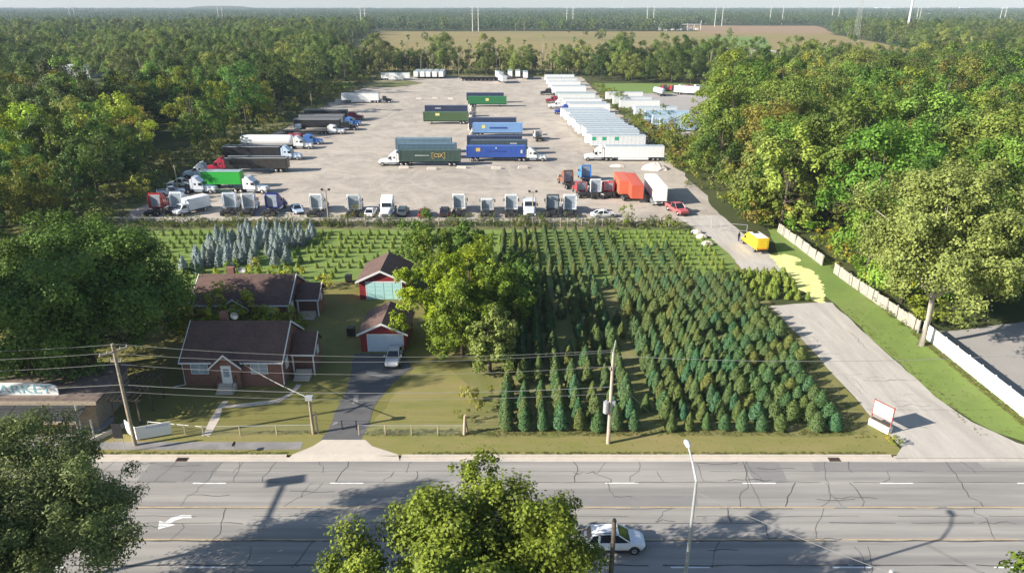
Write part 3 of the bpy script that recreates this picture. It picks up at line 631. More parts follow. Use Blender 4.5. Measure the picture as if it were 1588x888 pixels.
# ------------------------------------------------------------------ houses and the market stand
def wall_window(bname, parent, x0, x1, y, z0, z1, mull=True):
    f = MB().box(x0, x1, y - .09, y, z0, z1).build(bname, 'trim', parent=parent)
    w = (x1 - x0); n = 2 if mull else 1
    for i in range(n):
        a = x0 + .08 + i * (w - .08) / n; MB().box(a, a + (w - .08) / n - .08, y - .11, y - .085, z0 + .09, z1 - .09).build('pane', 'curtain', parent=f)
        MB().box(a, a + (w - .08) / n - .08, y - .12, y - .11, (z0 + z1) / 2 - .03, (z0 + z1) / 2 + .03).build('rail', 'trim', parent=f)
def house(loc, sc, label, full=True):
    """brick bungalow, origin at the middle of the front wall's foot; 11 m wide, ridge along X"""
    h = root('brick_house', loc, label, 'house', None, 0, sc); w, dp, ez, rz = 5.5, 8.2, 3.25, 6.1
    MB().box(-w, w, 0, dp, 0, ez).prism([(0, ez), (dp, ez), (dp / 2, rz - .12)], -w, w, 'x').build('wall', 'brick', parent=h)
    rf = MB(); o = .35; sl = (rz - ez) / (dp / 2)
    for sgn in (0, 1):
        ya, yb = (-o, dp / 2) if not sgn else (dp + o, dp / 2); za = ez - o * sl
        rf.add([(-w - .25, ya, za), (w + .25, ya, za), (w + .25, yb, rz), (-w - .25, yb, rz), (-w - .25, ya, za + .16), (w + .25, ya, za + .16), (w + .25, yb, rz + .16), (-w - .25, yb, rz + .16)],
               [(0, 1, 2, 3), (7, 6, 5, 4), (0, 4, 5, 1), (1, 5, 6, 2), (2, 6, 7, 3), (3, 7, 4, 0)])
    r = rf.build('roof', 'shingle', parent=h)
    ch = MB().box(-2.6, -1.8, dp / 2 + .5, dp / 2 + 1.2, 4.6, 7.0).build('chimney', 'brick', parent=r); MB().box(-2.7, -1.7, dp / 2 + .4, dp / 2 + 1.3, 7.0, 7.12)
    di = MB(); n = 14
    for k, rad, zz in ((0, .05, 0), (1, .25, .03), (2, .42, .11)): pass
    rings = [[(rad * math.cos(a * 6.283 / n), off, rad * math.sin(a * 6.283 / n)) for a in range(n)] for rad, off in ((.04, .0), (.25, -.04), (.45, -.13), (.45, -.16), (.04, -.03))]
    di.loft(rings); d = di.build('satellite_dish', 'steel', parent=r, smooth=False); d.location = (-.75, dp / 2 + .4, 6.75)
    MB().tube([(-.75, dp / 2 + .45, 6.0), (-.75, dp / 2 + .45, 6.75)], .03).build('dish_post', 'steel', parent=r)
    t = MB()                                         # white barge boards, gutters and corner downpipes
    for x in (-w - .27, w + .25):
        for ya in (-o - .02, dp + o + .02):
            za = ez - o * sl; t.add([(x - .03, ya, za - .05), (x + .05, ya, za - .05), (x + .05, dp / 2, rz - .05), (x - .03, dp / 2, rz - .05), (x - .03, ya, za + .2), (x + .05, ya, za + .2), (x + .05, dp / 2, rz + .2), (x - .03, dp / 2, rz + .2)],
                                     [(0, 1, 2, 3), (7, 6, 5, 4), (0, 4, 5, 1), (1, 5, 6, 2), (2, 6, 7, 3), (3, 7, 4, 0)])
    t.build('barge_board', 'trim', parent=r)
    g = MB(); g.box(-w - .3, -2.15, -o - .14, -o - .01, ez - o * sl - .02, ez - o * sl + .13); g.box(1.05, w + .3, -o - .14, -o - .01, ez - o * sl - .02, ez - o * sl + .13); g.build('gutter', 'trim', parent=r)
    for x, ex in ((-w - .06, -1.2), (w + .06, .0)):
        p = [(x, -.12, ez - .2), (x, -.12, .25)]
        if ex: p.append((x + ex, -.5, .12))
        MB().tube(p, .07, 6).build('downpipe', 'trim', parent=h)
    # gabled entry bay with door and steps
    pr = MB(); pr.box(-2.0, .9, -.55, -.0, 0, 2.75).prism([(-2.0, 2.75), (.9, 2.75), (-.55, 4.05)], -.55, 0, 'y').build('entry_wall', 'brick', parent=h)
    er = MB()
    for xa in (-2.35, 1.25):
        za = 2.5; er.add([(xa, -.85, za), (-.55, -.85, 4.12), (-.55, 1.6, 4.12), (xa, 1.0, za), (xa, -.85, za + .14), (-.55, -.85, 4.28), (-.55, 1.6, 4.28), (xa, 1.0, za + .14)],
                         [(0, 1, 2, 3), (7, 6, 5, 4), (0, 4, 5, 1), (1, 5, 6, 2), (2, 6, 7, 3), (3, 7, 4, 0)])
    e = er.build('entry_roof', 'shingle', parent=h); eb = MB()
    for xa in (-2.38, 1.28):
        eb.add([(xa, -.9, 2.44), (-.55, -.9, 4.08), (-.55, -.86, 4.08), (xa, -.86, 2.44), (xa, -.9, 2.68), (-.55, -.9, 4.34), (-.55, -.86, 4.34), (xa, -.86, 2.68)],
               [(0, 1, 2, 3), (7, 6, 5, 4), (0, 4, 5, 1), (1, 5, 6, 2), (2, 6, 7, 3), (3, 7, 4, 0)])
    eb.build('barge_board', 'trim', parent=e)
    d = MB().box(-1.1, .02, -.66, -.551, .72, 2.85).build('door', 'white', parent=h)
    MB().box(-.85, -.23, -.69, -.66, 1.5, 2.5).build('pane', 'curtain', parent=d); MB().box(-.17, -.10, -.72, -.66, 1.75, 1.82).build('handle', 'chrome', parent=d)
    st = MB()
    for k in range(4): st.box(-1.5, .4, -.56 - .36 * (4 - k), -.56 - .36 * (3 - k) - .002, 0, .18 * (k + 1) - .003 * k)
    st.build('step', 'concrete', parent=h); rl = MB()
    for x in (-1.5, .4): rl.tube([(x, -1.9, .1), (x, -1.9, 1.0), (x, -.6, 1.6), (x, -.6, .7)], .03, 5)
    rl.build('handrail', 'dark', parent=h)
    wall_window('window', h, -4.7, -2.75, -.001, 1.55, 2.9); wall_window('window', h, 2.0, 3.9, -.001, 1.55, 2.9)
    # side wing with its own small roof and porch posts
    wx0, wx1, wy0, wy1 = w + .004, w + 2.7, 3.4, 6.4
    MB().box(wx0, wx1, wy0, wy1, 0, 3.0).prism([(wy0, 3.0), (wy1, 3.0), ((wy0 + wy1) / 2, 4.25)], wx0, wx1, 'x').build('wing_wall', 'brick', parent=h)
    wr = MB()
    for ya, yb in ((wy0 - .9, 4.9), (wy1 + .3, 4.9)):
        za = 2.55 if ya < 4 else 2.8
        wr.add([(wx0 + .3, ya, za), (wx1 + .25, ya, za), (wx1 + .25, yb, 4.4), (wx0 + .3, yb, 4.4), (wx0 + .3, ya, za + .14), (wx1 + .25, ya, za + .14), (wx1 + .25, yb, 4.54), (wx0 + .3, yb, 4.54)],
               [(0, 1, 2, 3), (7, 6, 5, 4), (0, 4, 5, 1), (1, 5, 6, 2), (2, 6, 7, 3), (3, 7, 4, 0)])
    wrf = wr.build('wing_roof', 'shingle', parent=h)
    wb = MB().box(wx0 + .25, wx1 + .3, wy0 - 1.0, wy0 - .9, 2.5, 2.68)
    wb.add([(wx1 + .26, wy0 - .95, 2.5), (wx1 + .33, wy0 - .95, 2.5), (wx1 + .33, 4.9, 4.36), (wx1 + .26, 4.9, 4.36), (wx1 + .26, wy0 - .95, 2.72), (wx1 + .33, wy0 - .95, 2.72), (wx1 + .33, 4.9, 4.58), (wx1 + .26, 4.9, 4.58)],
           [(0, 1, 2, 3), (7, 6, 5, 4), (0, 4, 5, 1), (1, 5, 6, 2), (2, 6, 7, 3), (3, 7, 4, 0)])
    wb.build('barge_board', 'trim', parent=wrf)
    for x in (wx0 + .45, wx1 + .1): MB().box(x - .07, x + .07, wy0 - .92, wy0 - .78, 0, 2.52).build('porch_post', 'trim', parent=h)
    s2 = MB()
    for k in range(4): s2.box(wx0 + .7, wx1 - .2, wy0 - 2.3 + .38 * k, wy0 - 2.3 + .38 * (k + 1) - .002, 0, .2 * (k + 1))
    s2.build('step', 'concrete', parent=h)
    MB().box(w + .001, w + .08, 1.2, 2.1, 1.5, 2.8).build('window', 'trim', parent=h)
    MB().box(wx1 + .001, wx1 + .06, 4.5, 5.3, 1.7, 2.7).build('window', 'trim', parent=h)
    return h
hp = at(362, 603)
house((hp.x, 70.4, 0), (1, .98, 1), 'red brick bungalow with brown roof, white door and gabled entry')
house((-36.3, 87.2, 0), (1.16, 1.0, .9), 'second brown roofed brick bungalow behind, half hidden by shrubs')
def garage(loc, sc, label, dcol):
    g = root('garage', loc, label, 'garage', None, 0, sc); w, dp, ez, rz = 2.75, 6.6, 2.45, 3.75
    MB().box(-w, w, 0, dp, 0, ez).prism([(-w, ez), (w, ez), (0, rz - .1)], 0, dp, 'y').build('wall', 'red', parent=g)
    rf = MB()
    for x in (-w - .35, w + .35):
        za = ez - .17; rf.add([(x, -.3, za), (0, -.3, rz), (0, dp + .3, rz), (x, dp + .3, za), (x, -.3, za + .14), (0, -.3, rz + .15), (0, dp + .3, rz + .15), (x, dp + .3, za + .14)],
                              [(0, 1, 2, 3), (7, 6, 5, 4), (0, 4, 5, 1), (1, 5, 6, 2), (2, 6, 7, 3), (3, 7, 4, 0)])
    r = rf.build('roof', 'shingle', parent=g); bb = MB()
    for x in (-w - .4, w + .4):
        za = ez - .22; bb.add([(x, -.36, za), (0, -.36, rz - .05), (0, -.30, rz - .05), (x, -.30, za), (x, -.36, za + .26), (0, -.36, rz + .22), (0, -.30, rz + .22), (x, -.30, za + .26)],
                              [(0, 1, 2, 3), (7, 6, 5, 4), (0, 4, 5, 1), (1, 5, 6, 2), (2, 6, 7, 3), (3, 7, 4, 0)])
    bb.build('barge_board', 'trim', parent=r)
    MB().box(-1.95, -1.85, -.06, 0, 0, 2.4).box(2.45, 2.55, -.06, 0, 0, 2.4).box(-1.95, 2.55, -.07, -.002, 2.3, 2.42).build('door_frame', 'trim', parent=g)
    d = root_part = MB().box(-1.84, 2.44, -.03, -.003, .02, 2.29).build('garage_door', dcol, parent=g)
    me = MB().prism([(-.5, -.26), (.5, -.26), (.5, .26), (-.5, .26)], -.02, .02, 'y', .015).mesh('door_panel', dcol)
    for i in range(4):
        for k in range(4):
            o = link('door_panel', me, d); o.location = (-1.3 + 1.07 * i, -.04, .31 + .56 * k)
M['door_blue'] = solid('pale blue door', (.52, .62, .70), .5); M['door_teal'] = solid('pale teal door', (.42, .68, .66), .5)
garage((-15.9, 78.9, 0), 1.0, 'red gabled garage with pale blue door at the driveway end', 'door_blue')
garage((-18.9, 95.6, 0), 1.17, 'second red garage behind with pale teal door', 'door_teal')
for (px, py, lb) in ((545, 520, 'dark blue bin beside the red garage corner'), (541, 437, 'dark grey grill standing on the lawn by the rear garage')):
    p = at(px, py); r = root('bin', p, lb, 'bin'); q = .45
    MB().prism([(-q, .08), (q, .08), (q * 1.15, 1.05), (-q * 1.15, 1.05)], -.4, .4, 'y', .06).build('body', 'dark', parent=r)
    MB().prism([(-q * 1.2, 1.05), (q * 1.2, 1.05), (q, 1.18), (-q, 1.18)], -.44, .44, 'y', .05).build('lid', 'dark', parent=r)
    for x in (-.3, .3): MB().tube([(x, .36, .1), (x, .44, .1)], .1, 8).build('wheel', 'tyre', parent=r)

# market stand at the left edge
mk = root('market_stand', (-50, 62, 0), 'low brown roofed market stand with black awning and white sign board', 'stand')
MB().box(-12, 8.0, 0, 6.6, 0, 3.0).build('wall', 'wood_grey', parent=mk)
MB().prism([(-.35, 2.9), (7.0, 3.5), (7.0, 3.75), (-.35, 3.15)], -12.4, 8.5, 'x').build('roof', 'brown_roof_felt', parent=mk)
MB().box(-12.4, 8.52, -.48, -.36, 2.85, 3.22).build('fascia', 'wood_grey', parent=mk)
for x0, x1 in ((-12, -6.0), (-5.9, 0.5), (.6, 7.6)):
    aw = MB().prism([(-2.6, 2.25), (-.5, 2.8), (-.5, 2.86), (-2.6, 2.31)], x0, x1, 'x').build('awning', 'awning', parent=mk)
    MB().box(x0, x1, -2.66, -2.6, 2.0, 2.31).build('valance', 'wood_grey', parent=aw)
for x in (-11.5, -5.95, .55, 7.5): MB().tube([(x, -2.5, 0), (x, -2.5, 2.25)], .07, 6).build('post', 'wood_grey', parent=mk)
sg = MB(); n = 10; pr = [(-9.5, 3.2), (3.9, 3.2)] + [(4.1, 3.3)] + [(4.1, 4.0), (3.95, 4.3), (3.4, 4.5), (2.0, 4.6), (-9.5, 4.6)]
sgo = sg.prism(pr, -.06, .06, 'y').build('sign_board', 'white', parent=mk); sgo.location = (0, .9, 0)
M['sign_teal'] = solid('faded teal lettering', (.22, .47, .55), .6); M['sign_yellow'] = solid('faded yellow lettering', (.72, .66, .25), .6)
tm = text_mesh('MARKET', 1.35, .01); tm.materials.append(M['sign_teal'])
to = link('lettering', tm, sgo); to.location = (.15, -.075, 3.86); to.rotation_euler = (R(90), 0, 0); to.scale = (1.32, 1, 1)
for x in (-6, -1, 3): MB().box(x - .05, x + .05, 1.0, 1.1, 3.1, 4.3).build('sign_post', 'wood_grey', parent=mk)
for i in range(9):
    p = Vector((-47.8 + (i % 5) * .55 + rng.uniform(-.1, .1), 62.2 + (i // 5) * .5, 0)); rp = rng.uniform(.24, .36); b = MB(); ns = 16
    rings = []
    for k in range(7):
        a = -1.45 + 2.9 * k / 6
        rings.append([(math.cos(q * 6.283 / ns) * math.cos(a) * rp * (1 + .07 * math.cos(q * math.pi)), math.sin(q * 6.283 / ns) * math.cos(a) * rp * (1 + .07 * math.cos(q * math.pi)), rp * .8 + math.sin(a) * rp * .8) for q in range(ns)])
    r = root('pumpkin', p, 'round orange pumpkin heaped under the market awning', 'pumpkin', 'pumpkins at the market stand')
    b.loft(rings); b.build('body', 'orange', parent=r, smooth=True); MB().tube([(0, 0, rp * 1.5), (.03, 0, rp * 1.9)], .035, 5).build('stem', 'bark', parent=r)
# corn-stalk bundle, posts and low kerb wall by the stand
cs = MB()
for i in range(26):
    a = rng.uniform(0, 6.28); cs.tube([(.16 * math.cos(a), .16 * math.sin(a), 0), (.10 * math.cos(a + 1), .1 * math.sin(a + 1), 1.0), (.4 * math.cos(a), .4 * math.sin(a), 2.1 + rng.uniform(-.2, .3))], [.03, .02, .05], 4)
p = at(113, 678); o = cs.build('corn_stalk_bundle', 'pole_light'); o.location = p; tag(o, 'tied bundle of dry corn stalks beside the market awning', 'corn stalks')
pg = root('pergola', (-40.6, 62.5, 0), 'dark timber pergola attached right of the market stand', 'pergola')
for x in (0, 2.6):
    for y in (0, 2.6, 5.2): MB().box(x - .08, x + .08, y - .08, y + .08, 0, 2.7).build('post', 'bark', parent=pg)
for y in (0, 2.6, 5.2): MB().box(-.4, 3.0, y - .06, y + .06, 2.7, 2.9).build('beam', 'bark', parent=pg)
for i in range(6): MB().box(-.3 + i * .6, -.22 + i * .6, -.4, 5.6, 2.902, 3.0).build('rafter', 'bark', parent=pg)
bs = MB(); bs.box(-.12, .12, -3.2, 3.2, 0, .5); o = bs.build('low_wall', 'concrete'); o.location = at(150, 683); o.rotation_euler = (0, 0, R(-32)); tag(o, 'low sloping concrete wall between the market and the lawn', 'wall')
for (px, py, hh, lb) in ((128, 672, 3.2, 'short steel post at the market awning corner'), (146, 676, 1.9, 'shorter steel post by the low concrete wall')):
    r = root('post', at(px, py), lb, 'post'); MB().tube([(0, 0, 0), (0, 0, hh)], .09, 8).build('shaft', 'steel', parent=r); MB().tube([(0, 0, hh), (0, 0, hh + .06)], .13, 8).build('cap', 'steel', parent=r)
# V shaped white banner wall and the dark sign on legs
bn = root('banner', at(214, 683), 'white two winged banner sign standing on the verge by the leaning pole', 'banner')
for (x0, y0, x1, y1) in ((-1.75, 1.35, -.04, 0.0), (.04, 0.0, 2.95, 1.05)):
    l = math.hypot(x1 - x0, y1 - y0); a = math.atan2(y1 - y0, x1 - x0)
    o = MB().box(0, l, -.03, .03, .15, 1.55).build('panel', 'white', parent=bn); o.location = (x0, y0, 0); o.rotation_euler = (0, 0, a)
    for k in range(3): MB().box(l * k / 2.05, l * k / 2.05 + .06, .031, .09, 0, 1.5).build('stake', 'wood_grey', parent=o)
    if x0 > 0:
        mk_ = MB(); x = .9
        while x < l - .3: wv = rng.uniform(.08, .22); mk_.box(x, x + wv, -.034, -.031, 1.22, 1.22 + rng.uniform(.1, .16)); x += wv + rng.uniform(.05, .1)
        mk_.build('print', solid('faded blue print', (.35, .42, .6), .7), parent=o)
r = root('sign', at(190, 702), 'dark square sign on two thin legs at the footpath', 'sign')
for x in (-.3, .3): MB().tube([(x, 0, 0), (x, 0, 2.6)], .04, 6).build('leg', 'steel', parent=r)
MB().box(-.45, .45, -.07, -.042, 1.7, 3.3).build('panel', 'dark', parent=r)

# ------------------------------------------------------------------ poles and wires
def upole(px, py, h, label, arms, mname='pole_light', trans=False, lean=0):
    p = at(px, py); r = root('utility_pole', p, label, 'pole')
    MB().tube([(0, 0, 0), (lean * .5, 0, h * .5), (lean, 0, h)], [.19, .16, .12], 10).build('shaft', mname, parent=r)
    for (z, l, ang) in arms:
        a = MB(); c, s_ = math.cos(ang), math.sin(ang); a.box(-l, l, -.07, .07, z - .07, z + .07)
        o = a.build('crossarm', 'wood_grey', parent=r); o.rotation_euler = (0, 0, ang); o.location = (lean * z / h, 0, 0)
        for k in (-.9, -.45, .45, .9): MB().tube([(l * k, 0, z + .07), (l * k, 0, z + .3)], [.06, .035], 6).build('insulator', 'steel', parent=o)
    if trans:
        t = MB().tube([(-.42, -.1, 3.55), (-.42, -.1, 4.75)], .27, 12).build('transformer', 'steel', parent=r); MB().tube([(-.42, -.1, 4.75), (-.42, -.1, 4.95)], .06, 6).build('bushing', 'steel', parent=t)
        MB().box(.12, .45, -.12, .1, 4.3, 4.8).build('meter_box', 'steel', parent=r)
    return p
pA = upole(210, 690, 11.0, 'wooden utility pole with slanted crossarm behind the white banner', [(10.2, 1.3, R(50)), (9.2, .5, R(0))], 'wood_grey')
pB = upole(943, 687, 10.0, 'sun bleached utility pole with transformer among the christmas trees', [(8.2, .25, R(30))], 'pole_light', True)
MB_ = MB().tube([(pB.x, pB.y, 10.0), (pB.x + .15, pB.y, 11.2)], .05, 6).build('pole_top_pin', 'steel'); MB_.parent = [o for o in COL.objects if o.name.startswith('utility_pole')][-1]; MB_.location = -MB_.parent.location
pC = at(950, 812, 11.4); pC = Vector((6.1, 34.2, 0))
r = root('utility_pole', pC, 'dark utility pole top rising in front of the white hatchback', 'pole')
MB().tube([(0, 0, 0), (0, 0, 11.4)], [.2, .13], 10).build('shaft', 'bark', parent=r)
MB().tube([(0, 0, 11.4), (0, 0, 11.55)], [.14, .10], 10).build('cap', 'dark', parent=r)
pD = Vector((22.9, 33.5, 0)); r = root('utility_pole', pD, 'pale wooden pole top at the bottom edge of the picture', 'pole')
MB().tube([(0, 0, 0), (0, 0, 8.2)], [.2, .14], 10).build('shaft', 'pole_light', parent=r); MB().tube([(0, 0, 8.2), (0, 0, 8.35)], [.15, .1], 10).build('cap', 'steel', parent=r)
p = at(486, 672); r = root('utility_pole', p, 'short thick service pole beside the driveway', 'pole'); MB().tube([(0, 0, 0), (0, 0, 4.1)], [.17, .14], 8).build('shaft', 'wood_grey', parent=r)
MB().box(-.35, .35, -.25, .25, 3.9, 4.3).build('meter_box', 'steel', parent=r); MB().tube([(.45, .1, 0), (.42, .1, 2.4)], .1, 8).build('brace_post', 'pole_light', parent=r)
def wire(a, b_, sag, label, r=.028, n=14, nm='power_line'):
    pts = []
    for i in range(n + 1):
        t = i / n; p = Vector(a).lerp(Vector(b_), t); p.z -= sag * 4 * t * (1 - t); pts.append(p)
    tag(MB().tube(pts, r, 5).build(nm, 'wire'), label, 'wire')
far_l, far_r = pA + Vector((-47, 0, 0)), pB + Vector((46, 0, 0))
for (z, dy, nm) in ((10.5, .9, 'upper rear'), (10.5, -.9, 'upper front'), (8.9, 0, 'middle'), (6.7, .05, 'thick lower'), (6.0, -.05, 'lowest')):
    rad = .022 if 'lower' in nm else .014
    for a, b_, w in ((far_l, pA, 'left of the banner pole'), (pA, pB, 'between the banner pole and the transformer pole')):
        wire((a.x, a.y + dy, z if a is not pB else z - .4), (b_.x, b_.y + dy * (.2 if b_ is pB else 1), z if b_ is not pB else z - .4), 1.0 if z > 8 else .8, nm + ' overhead wire running ' + w, rad)
wire((pB.x, pB.y, 9.6), (far_r.x, far_r.y, 10.3), .9, 'single overhead wire right of the transformer pole', .022)
wire((hp.x + .9, 70.2, 3.2), (at(486, 672).x, at(486, 672).y, 4.1), .25, 'pale service cable from the brick house to the short pole', .05)
wire((pB.x, pB.y, 7.4), (pB.x + 5.4, pB.y + 4.6, 0.05), 0, 'thin guy wire staying the transformer pole', .03, 4, 'guy_wire')
wire((pD.x, pD.y, 8.1), (11.9, 38.0, 10.6), .2, 'thin cable from the pale pole top to the street lamp', .018)
# street lamp on the near verge, and the tall pole sign whose shadow crosses the road
r = root('street_lamp', (11.9, 38.0, 0), 'tall pale street lamp with bent arm over the road', 'street lamp')
MB().tube([(0, 0, 0), (0, 0, 6), (0, 0, 11.4)], [.16, .12, .09], 10).build('pole', 'steel', parent=r)
MB().tube([(0, 0, 11.4), (-.12, .9, 12.25), (-.2, 1.9, 12.75)], [.09, .07, .06], 8).build('arm', 'steel', parent=r)
MB().loft([[(-.2 + w_ * math.cos(a), 1.75 + yy, 12.78 + hh * math.sin(a)) for a in [k * math.pi / 4 for k in range(8)]] for yy, w_, hh in ((0, .07, .06), (.15, .17, .11), (.55, .22, .14), (.85, .14, .08))]).build('lamp_head', 'white', parent=r, smooth=True)
MB().tube([(0, 0, 0), (0, 0, .5)], .25, 10).build('base', 'steel', parent=r)
r = root('pole_sign', (-44.6, 37.6, 0), 'tall pole sign with long arm standing left of the camera', 'sign')
MB().tube([(0, 0, 0), (0, 0, 12)], [.25, .16], 10).build('pole', 'dark', parent=r); MB().tube([(0, 0, 12), (0, 6.9, 12)], .13, 8).build('arm', 'dark', parent=r)
MB().box(-1.5, 1.5, 6.9, 8.1, 11.9, 12.15, 0, R(12)).build('panel', 'dark', parent=r)
# yard light poles in the truck yard
for px, py, hh, lb in ((509, 337, 5.6, 'wooden light pole with twin lamps left in the parked truck row'), (826, 335, 5.0, 'wooden light pole with twin lamps among the white truck cabs')):
    r = root('light_pole', at(px, py), lb, 'light pole'); MB().tube([(0, 0, 0), (0, 0, hh)], [.14, .1], 8).build('shaft', 'wood_grey', parent=r)
    MB().box(-.7, .7, -.05, .05, hh - .1, hh).build('crossarm', 'wood_grey', parent=r)
    for x in (-.7, .7): MB().prism([(-.18, -.1), (.18, -.1), (.25, .25), (-.25, .25)], -.2, .2, 'y').build('floodlight', 'dark', parent=r).location = (x, 0, hh + .05)
for i, (px, py, hh) in enumerate(((378, 228, 6), (437, 184, 6), (484, 168, 6), (276, 292, 5.5))):
    r = root('utility_pole', at(px, py), ['thin pole behind the long white trailer', 'thin pole beside the yellow weeds of the left bank', 'thin pole farthest along the left bank', 'thin pole in the dark scrub by the red sleeper'][i], 'pole')
    MB().tube([(0, 0, 0), (0, 0, hh)], [.15, .1], 7).build('shaft', 'pole_light', parent=r); MB().box(-.5, .5, -.04, .04, hh - .4, hh - .3).build('crossarm', 'wood_grey', parent=r)

# ------------------------------------------------------------------ fences
f = root('chain_link_fence', (0, 0, 0), 'low chain link fence along the brick house lawn', 'fence')
def chain(f, pts, hh, n, pm='pole_light'):
    for i in range(n + 1):
        t = i / n * (len(pts) - 1); k = min(int(t), len(pts) - 2); p = Vector(pts[k]).lerp(Vector(pts[k + 1]), t - k)
        MB().tube([(p.x, p.y, 0), (p.x, p.y, hh)], .055, 6).build('post', pm, parent=f)
    w = MB(); P = [Vector(q) for q in pts]
    for a, c in zip(P, P[1:]):
        w.tube([a + Vector((0, 0, hh - .04)), c + Vector((0, 0, hh - .04))], .025, 5)
        L_ = (c - a).length; m = int(L_ / .28); d = (c - a) / L_
        for i in range(m):
            for s_ in (0, 1):
                q0 = a + d * (i * .28); q1 = a + d * min(L_, i * .28 + hh * .9)
                z0, z1 = (.03, hh - .04) if s_ else (hh - .04, .03)
                if (q1 - q0).length > .3: w.tube([q0 + Vector((0, 0, z0)), q1 + Vector((0, 0, z1))], .004, 3, cap=False)
    tag(w.build('wire_mesh', 'steel', parent=f), kind='stuff')
chain(f, [at(232, 668), at(316, 676), at(486, 673)], 1.15, 6)
f = root('chain_link_fence', (0, 0, 0), 'low chain link fence along the dry yard right of the driveway', 'fence')
chain(f, [at(557, 674), at(720, 674)], 1.15, 4)
p = at(720, 674); r = root('post', p, 'thick pale post ending the fence by the bushy shrub', 'post')
MB().tube([(0, 0, 0), (.12, 0, 2.3)], [.16, .12], 8).build('shaft', 'pole_light', parent=r); MB().tube([(.3, .5, 0), (.15, .1, 1.6)], [.11, .09], 7).build('brace', 'wood_grey', parent=r)
for i, px in enumerate((500, 553)):
    r = root('post', at(px if i else 531, 666), ['dark gate post standing on the blacktop', 'dark gate post at the right driveway edge'][i], 'post'); MB().tube([(0, 0, 0), (0, 0, 1.0)], .06, 6).build('shaft', 'dark', parent=r); MB().tube([(0, 0, 1.0), (0, 0, 1.05)], .08, 6).build('cap', 'dark', parent=r)
f = root('vinyl_fence', (53.25, 83.4, 0), 'tall solid white fence between drive and gravel yard', 'fence')
pm = MB().box(-.03, .03, 0, 2.28, .08, 2.0).mesh('panel', 'white'); pt_ = MB().box(-.065, .065, -.065, .065, 0, 2.06).mesh('post', 'white'); cp = MB().prism([(-.08, 0), (.08, 0), (0, .09)], -.08, .08, 'y').mesh('cap', 'white')
for i in range(14):
    link('panel', pm, f).location = (0, -2.4 * (i + 1) + .06, 0); q = link('post', pt_, f); q.location = (0, -2.4 * i, 0); link('cap', cp, q).location = (0, 0, 2.06)
wf_l = ['weathered board fence from the big tree along the drive', 'leaning pale board fence beyond the straw patch']
for fi, (a, c) in enumerate((((53.1, 84.2), (51.4, 106.5)), ((51.0, 110), (50.2, 129)))):
    f = root('board_fence', (*a, 0), wf_l[fi], 'fence'); d = Vector((c[0] - a[0], c[1] - a[1], 0)); n = int(d.length / 2.4)
    for i in range(n):
        p0 = d * (i / n); o = MB().box(-.07, .07, -.07, .07, 0, 1.9).build('post', 'wood_pale', parent=f); o.location = p0
        pk = MB(); u = d.normalized(); ln = d.length / n; x = 0.08
        while x < ln - .1:
            zt = 1.72 + rng.uniform(-.06, .06); q0 = u * x; q1 = u * (x + .135); nn = Vector((u.y, -u.x, 0)) * (.02 + rng.uniform(-.012, .012))
            if rng.random() < .95: pk.loft([[q0 + nn, q1 + nn, q1 + nn * -.3, q0 + nn * -.3], [q0 + nn + Vector((0, 0, zt)), q1 + nn + Vector((0, 0, zt)), q1 + nn * -.3 + Vector((0, 0, zt)), q0 + nn * -.3 + Vector((0, 0, zt))]])
            x += .152
        o = pk.build('picket_panel', 'wood_pale', parent=f); o.location = p0; o.rotation_euler = (R(rng.uniform(-3, 3)), R(rng.uniform(-3, 3)) + (R(7) if fi else 0), 0)
f = root('chain_link_fence', (0, 0, 0), 'weedy wire fence along the front of the truck yard', 'fence')
chain(f, [(-78, 132.4, 0), (0, 132.0, 0), (29.5, 132.0, 0)], 1.8, 44)
f = root('gate', (0, 0, 0), 'wire swing gate across the drive into the truck yard', 'gate')
for x in (30.2, 38.4): MB().tube([(x, 131.5, 0), (x, 131.5, 1.9)], .08, 8).build('post', 'steel', parent=f)
MB().tube([(30.2, 131.5, 1.7), (38.4, 131.5, 1.7)], .035, 5).tube([(30.2, 131.5, .3), (38.4, 131.5, .3)], .03, 5).build('rail', 'steel', parent=f)
MB().tube([(39.6, 129.5, .35), (44.2, 128.2, .35)], .04, 6).tube([(39.6, 129.5, 1.5), (44.2, 128.2, 1.5)], .04, 6).tube([(39.6, 129.5, 0), (39.6, 129.5, 1.5)], .05, 6).tube([(44.2, 128.2, 0), (44.2, 128.2, 1.5)], .05, 6).build('open_leaf', 'steel', parent=f)
# roadside sign in its planter
p = at(1364, 664); r = root('sign', p, 'blank white panel sign on rusty posts over a brick planter', 'sign', None, R(-60))
MB().box(-1.1, 1.1, -.32, .32, 0, .75).build('planter', solid('whitewashed brick', (.72, .66, .6), .8, var=.2, vscale=5), parent=r)
MB().box(-1.0, 1.0, -.24, .24, .75, .80).build('planter_soil', 'bark', parent=r)
for x in (-1.05, 1.05): MB().box(x - .05, x + .05, -.05, .05, .5, 2.95).build('post', 'rust', parent=r)
MB().box(-1.0, 1.0, -.05, .03, 1.35, 2.8).build('panel', 'white', parent=r); MB().box(-1.1, 1.1, -.06, .06, 2.8, 2.88).box(-1.0, 1.0, -.06, .06, 1.27, 1.35).build('frame', 'rust', parent=r)
for px, lb in ((282, 'rusty storm drain grate at the left kerb'), (1294, 'rusty storm drain grate at the right kerb')):
    q = at(px, 712.5, RZ); r = root('storm_drain', (q.x, 56.62, RZ + .005), lb, 'drain'); MB().box(-.55, .55, -.3, .3, 0, .02).build('frame', 'iron', parent=r)
    for k in range(7): MB().box(-.46 + k * .14, -.40 + k * .14, -.25, .25, .02, .045).build('bar', 'dark', parent=r)
p = at(365, 703); r = root('mailbox', p, 'small dark mailbox on a post by the footpath', 'mailbox'); MB().tube([(0, 0, 0), (0, 0, 1.0)], .05, 6).build('post', 'wood_grey', parent=r)
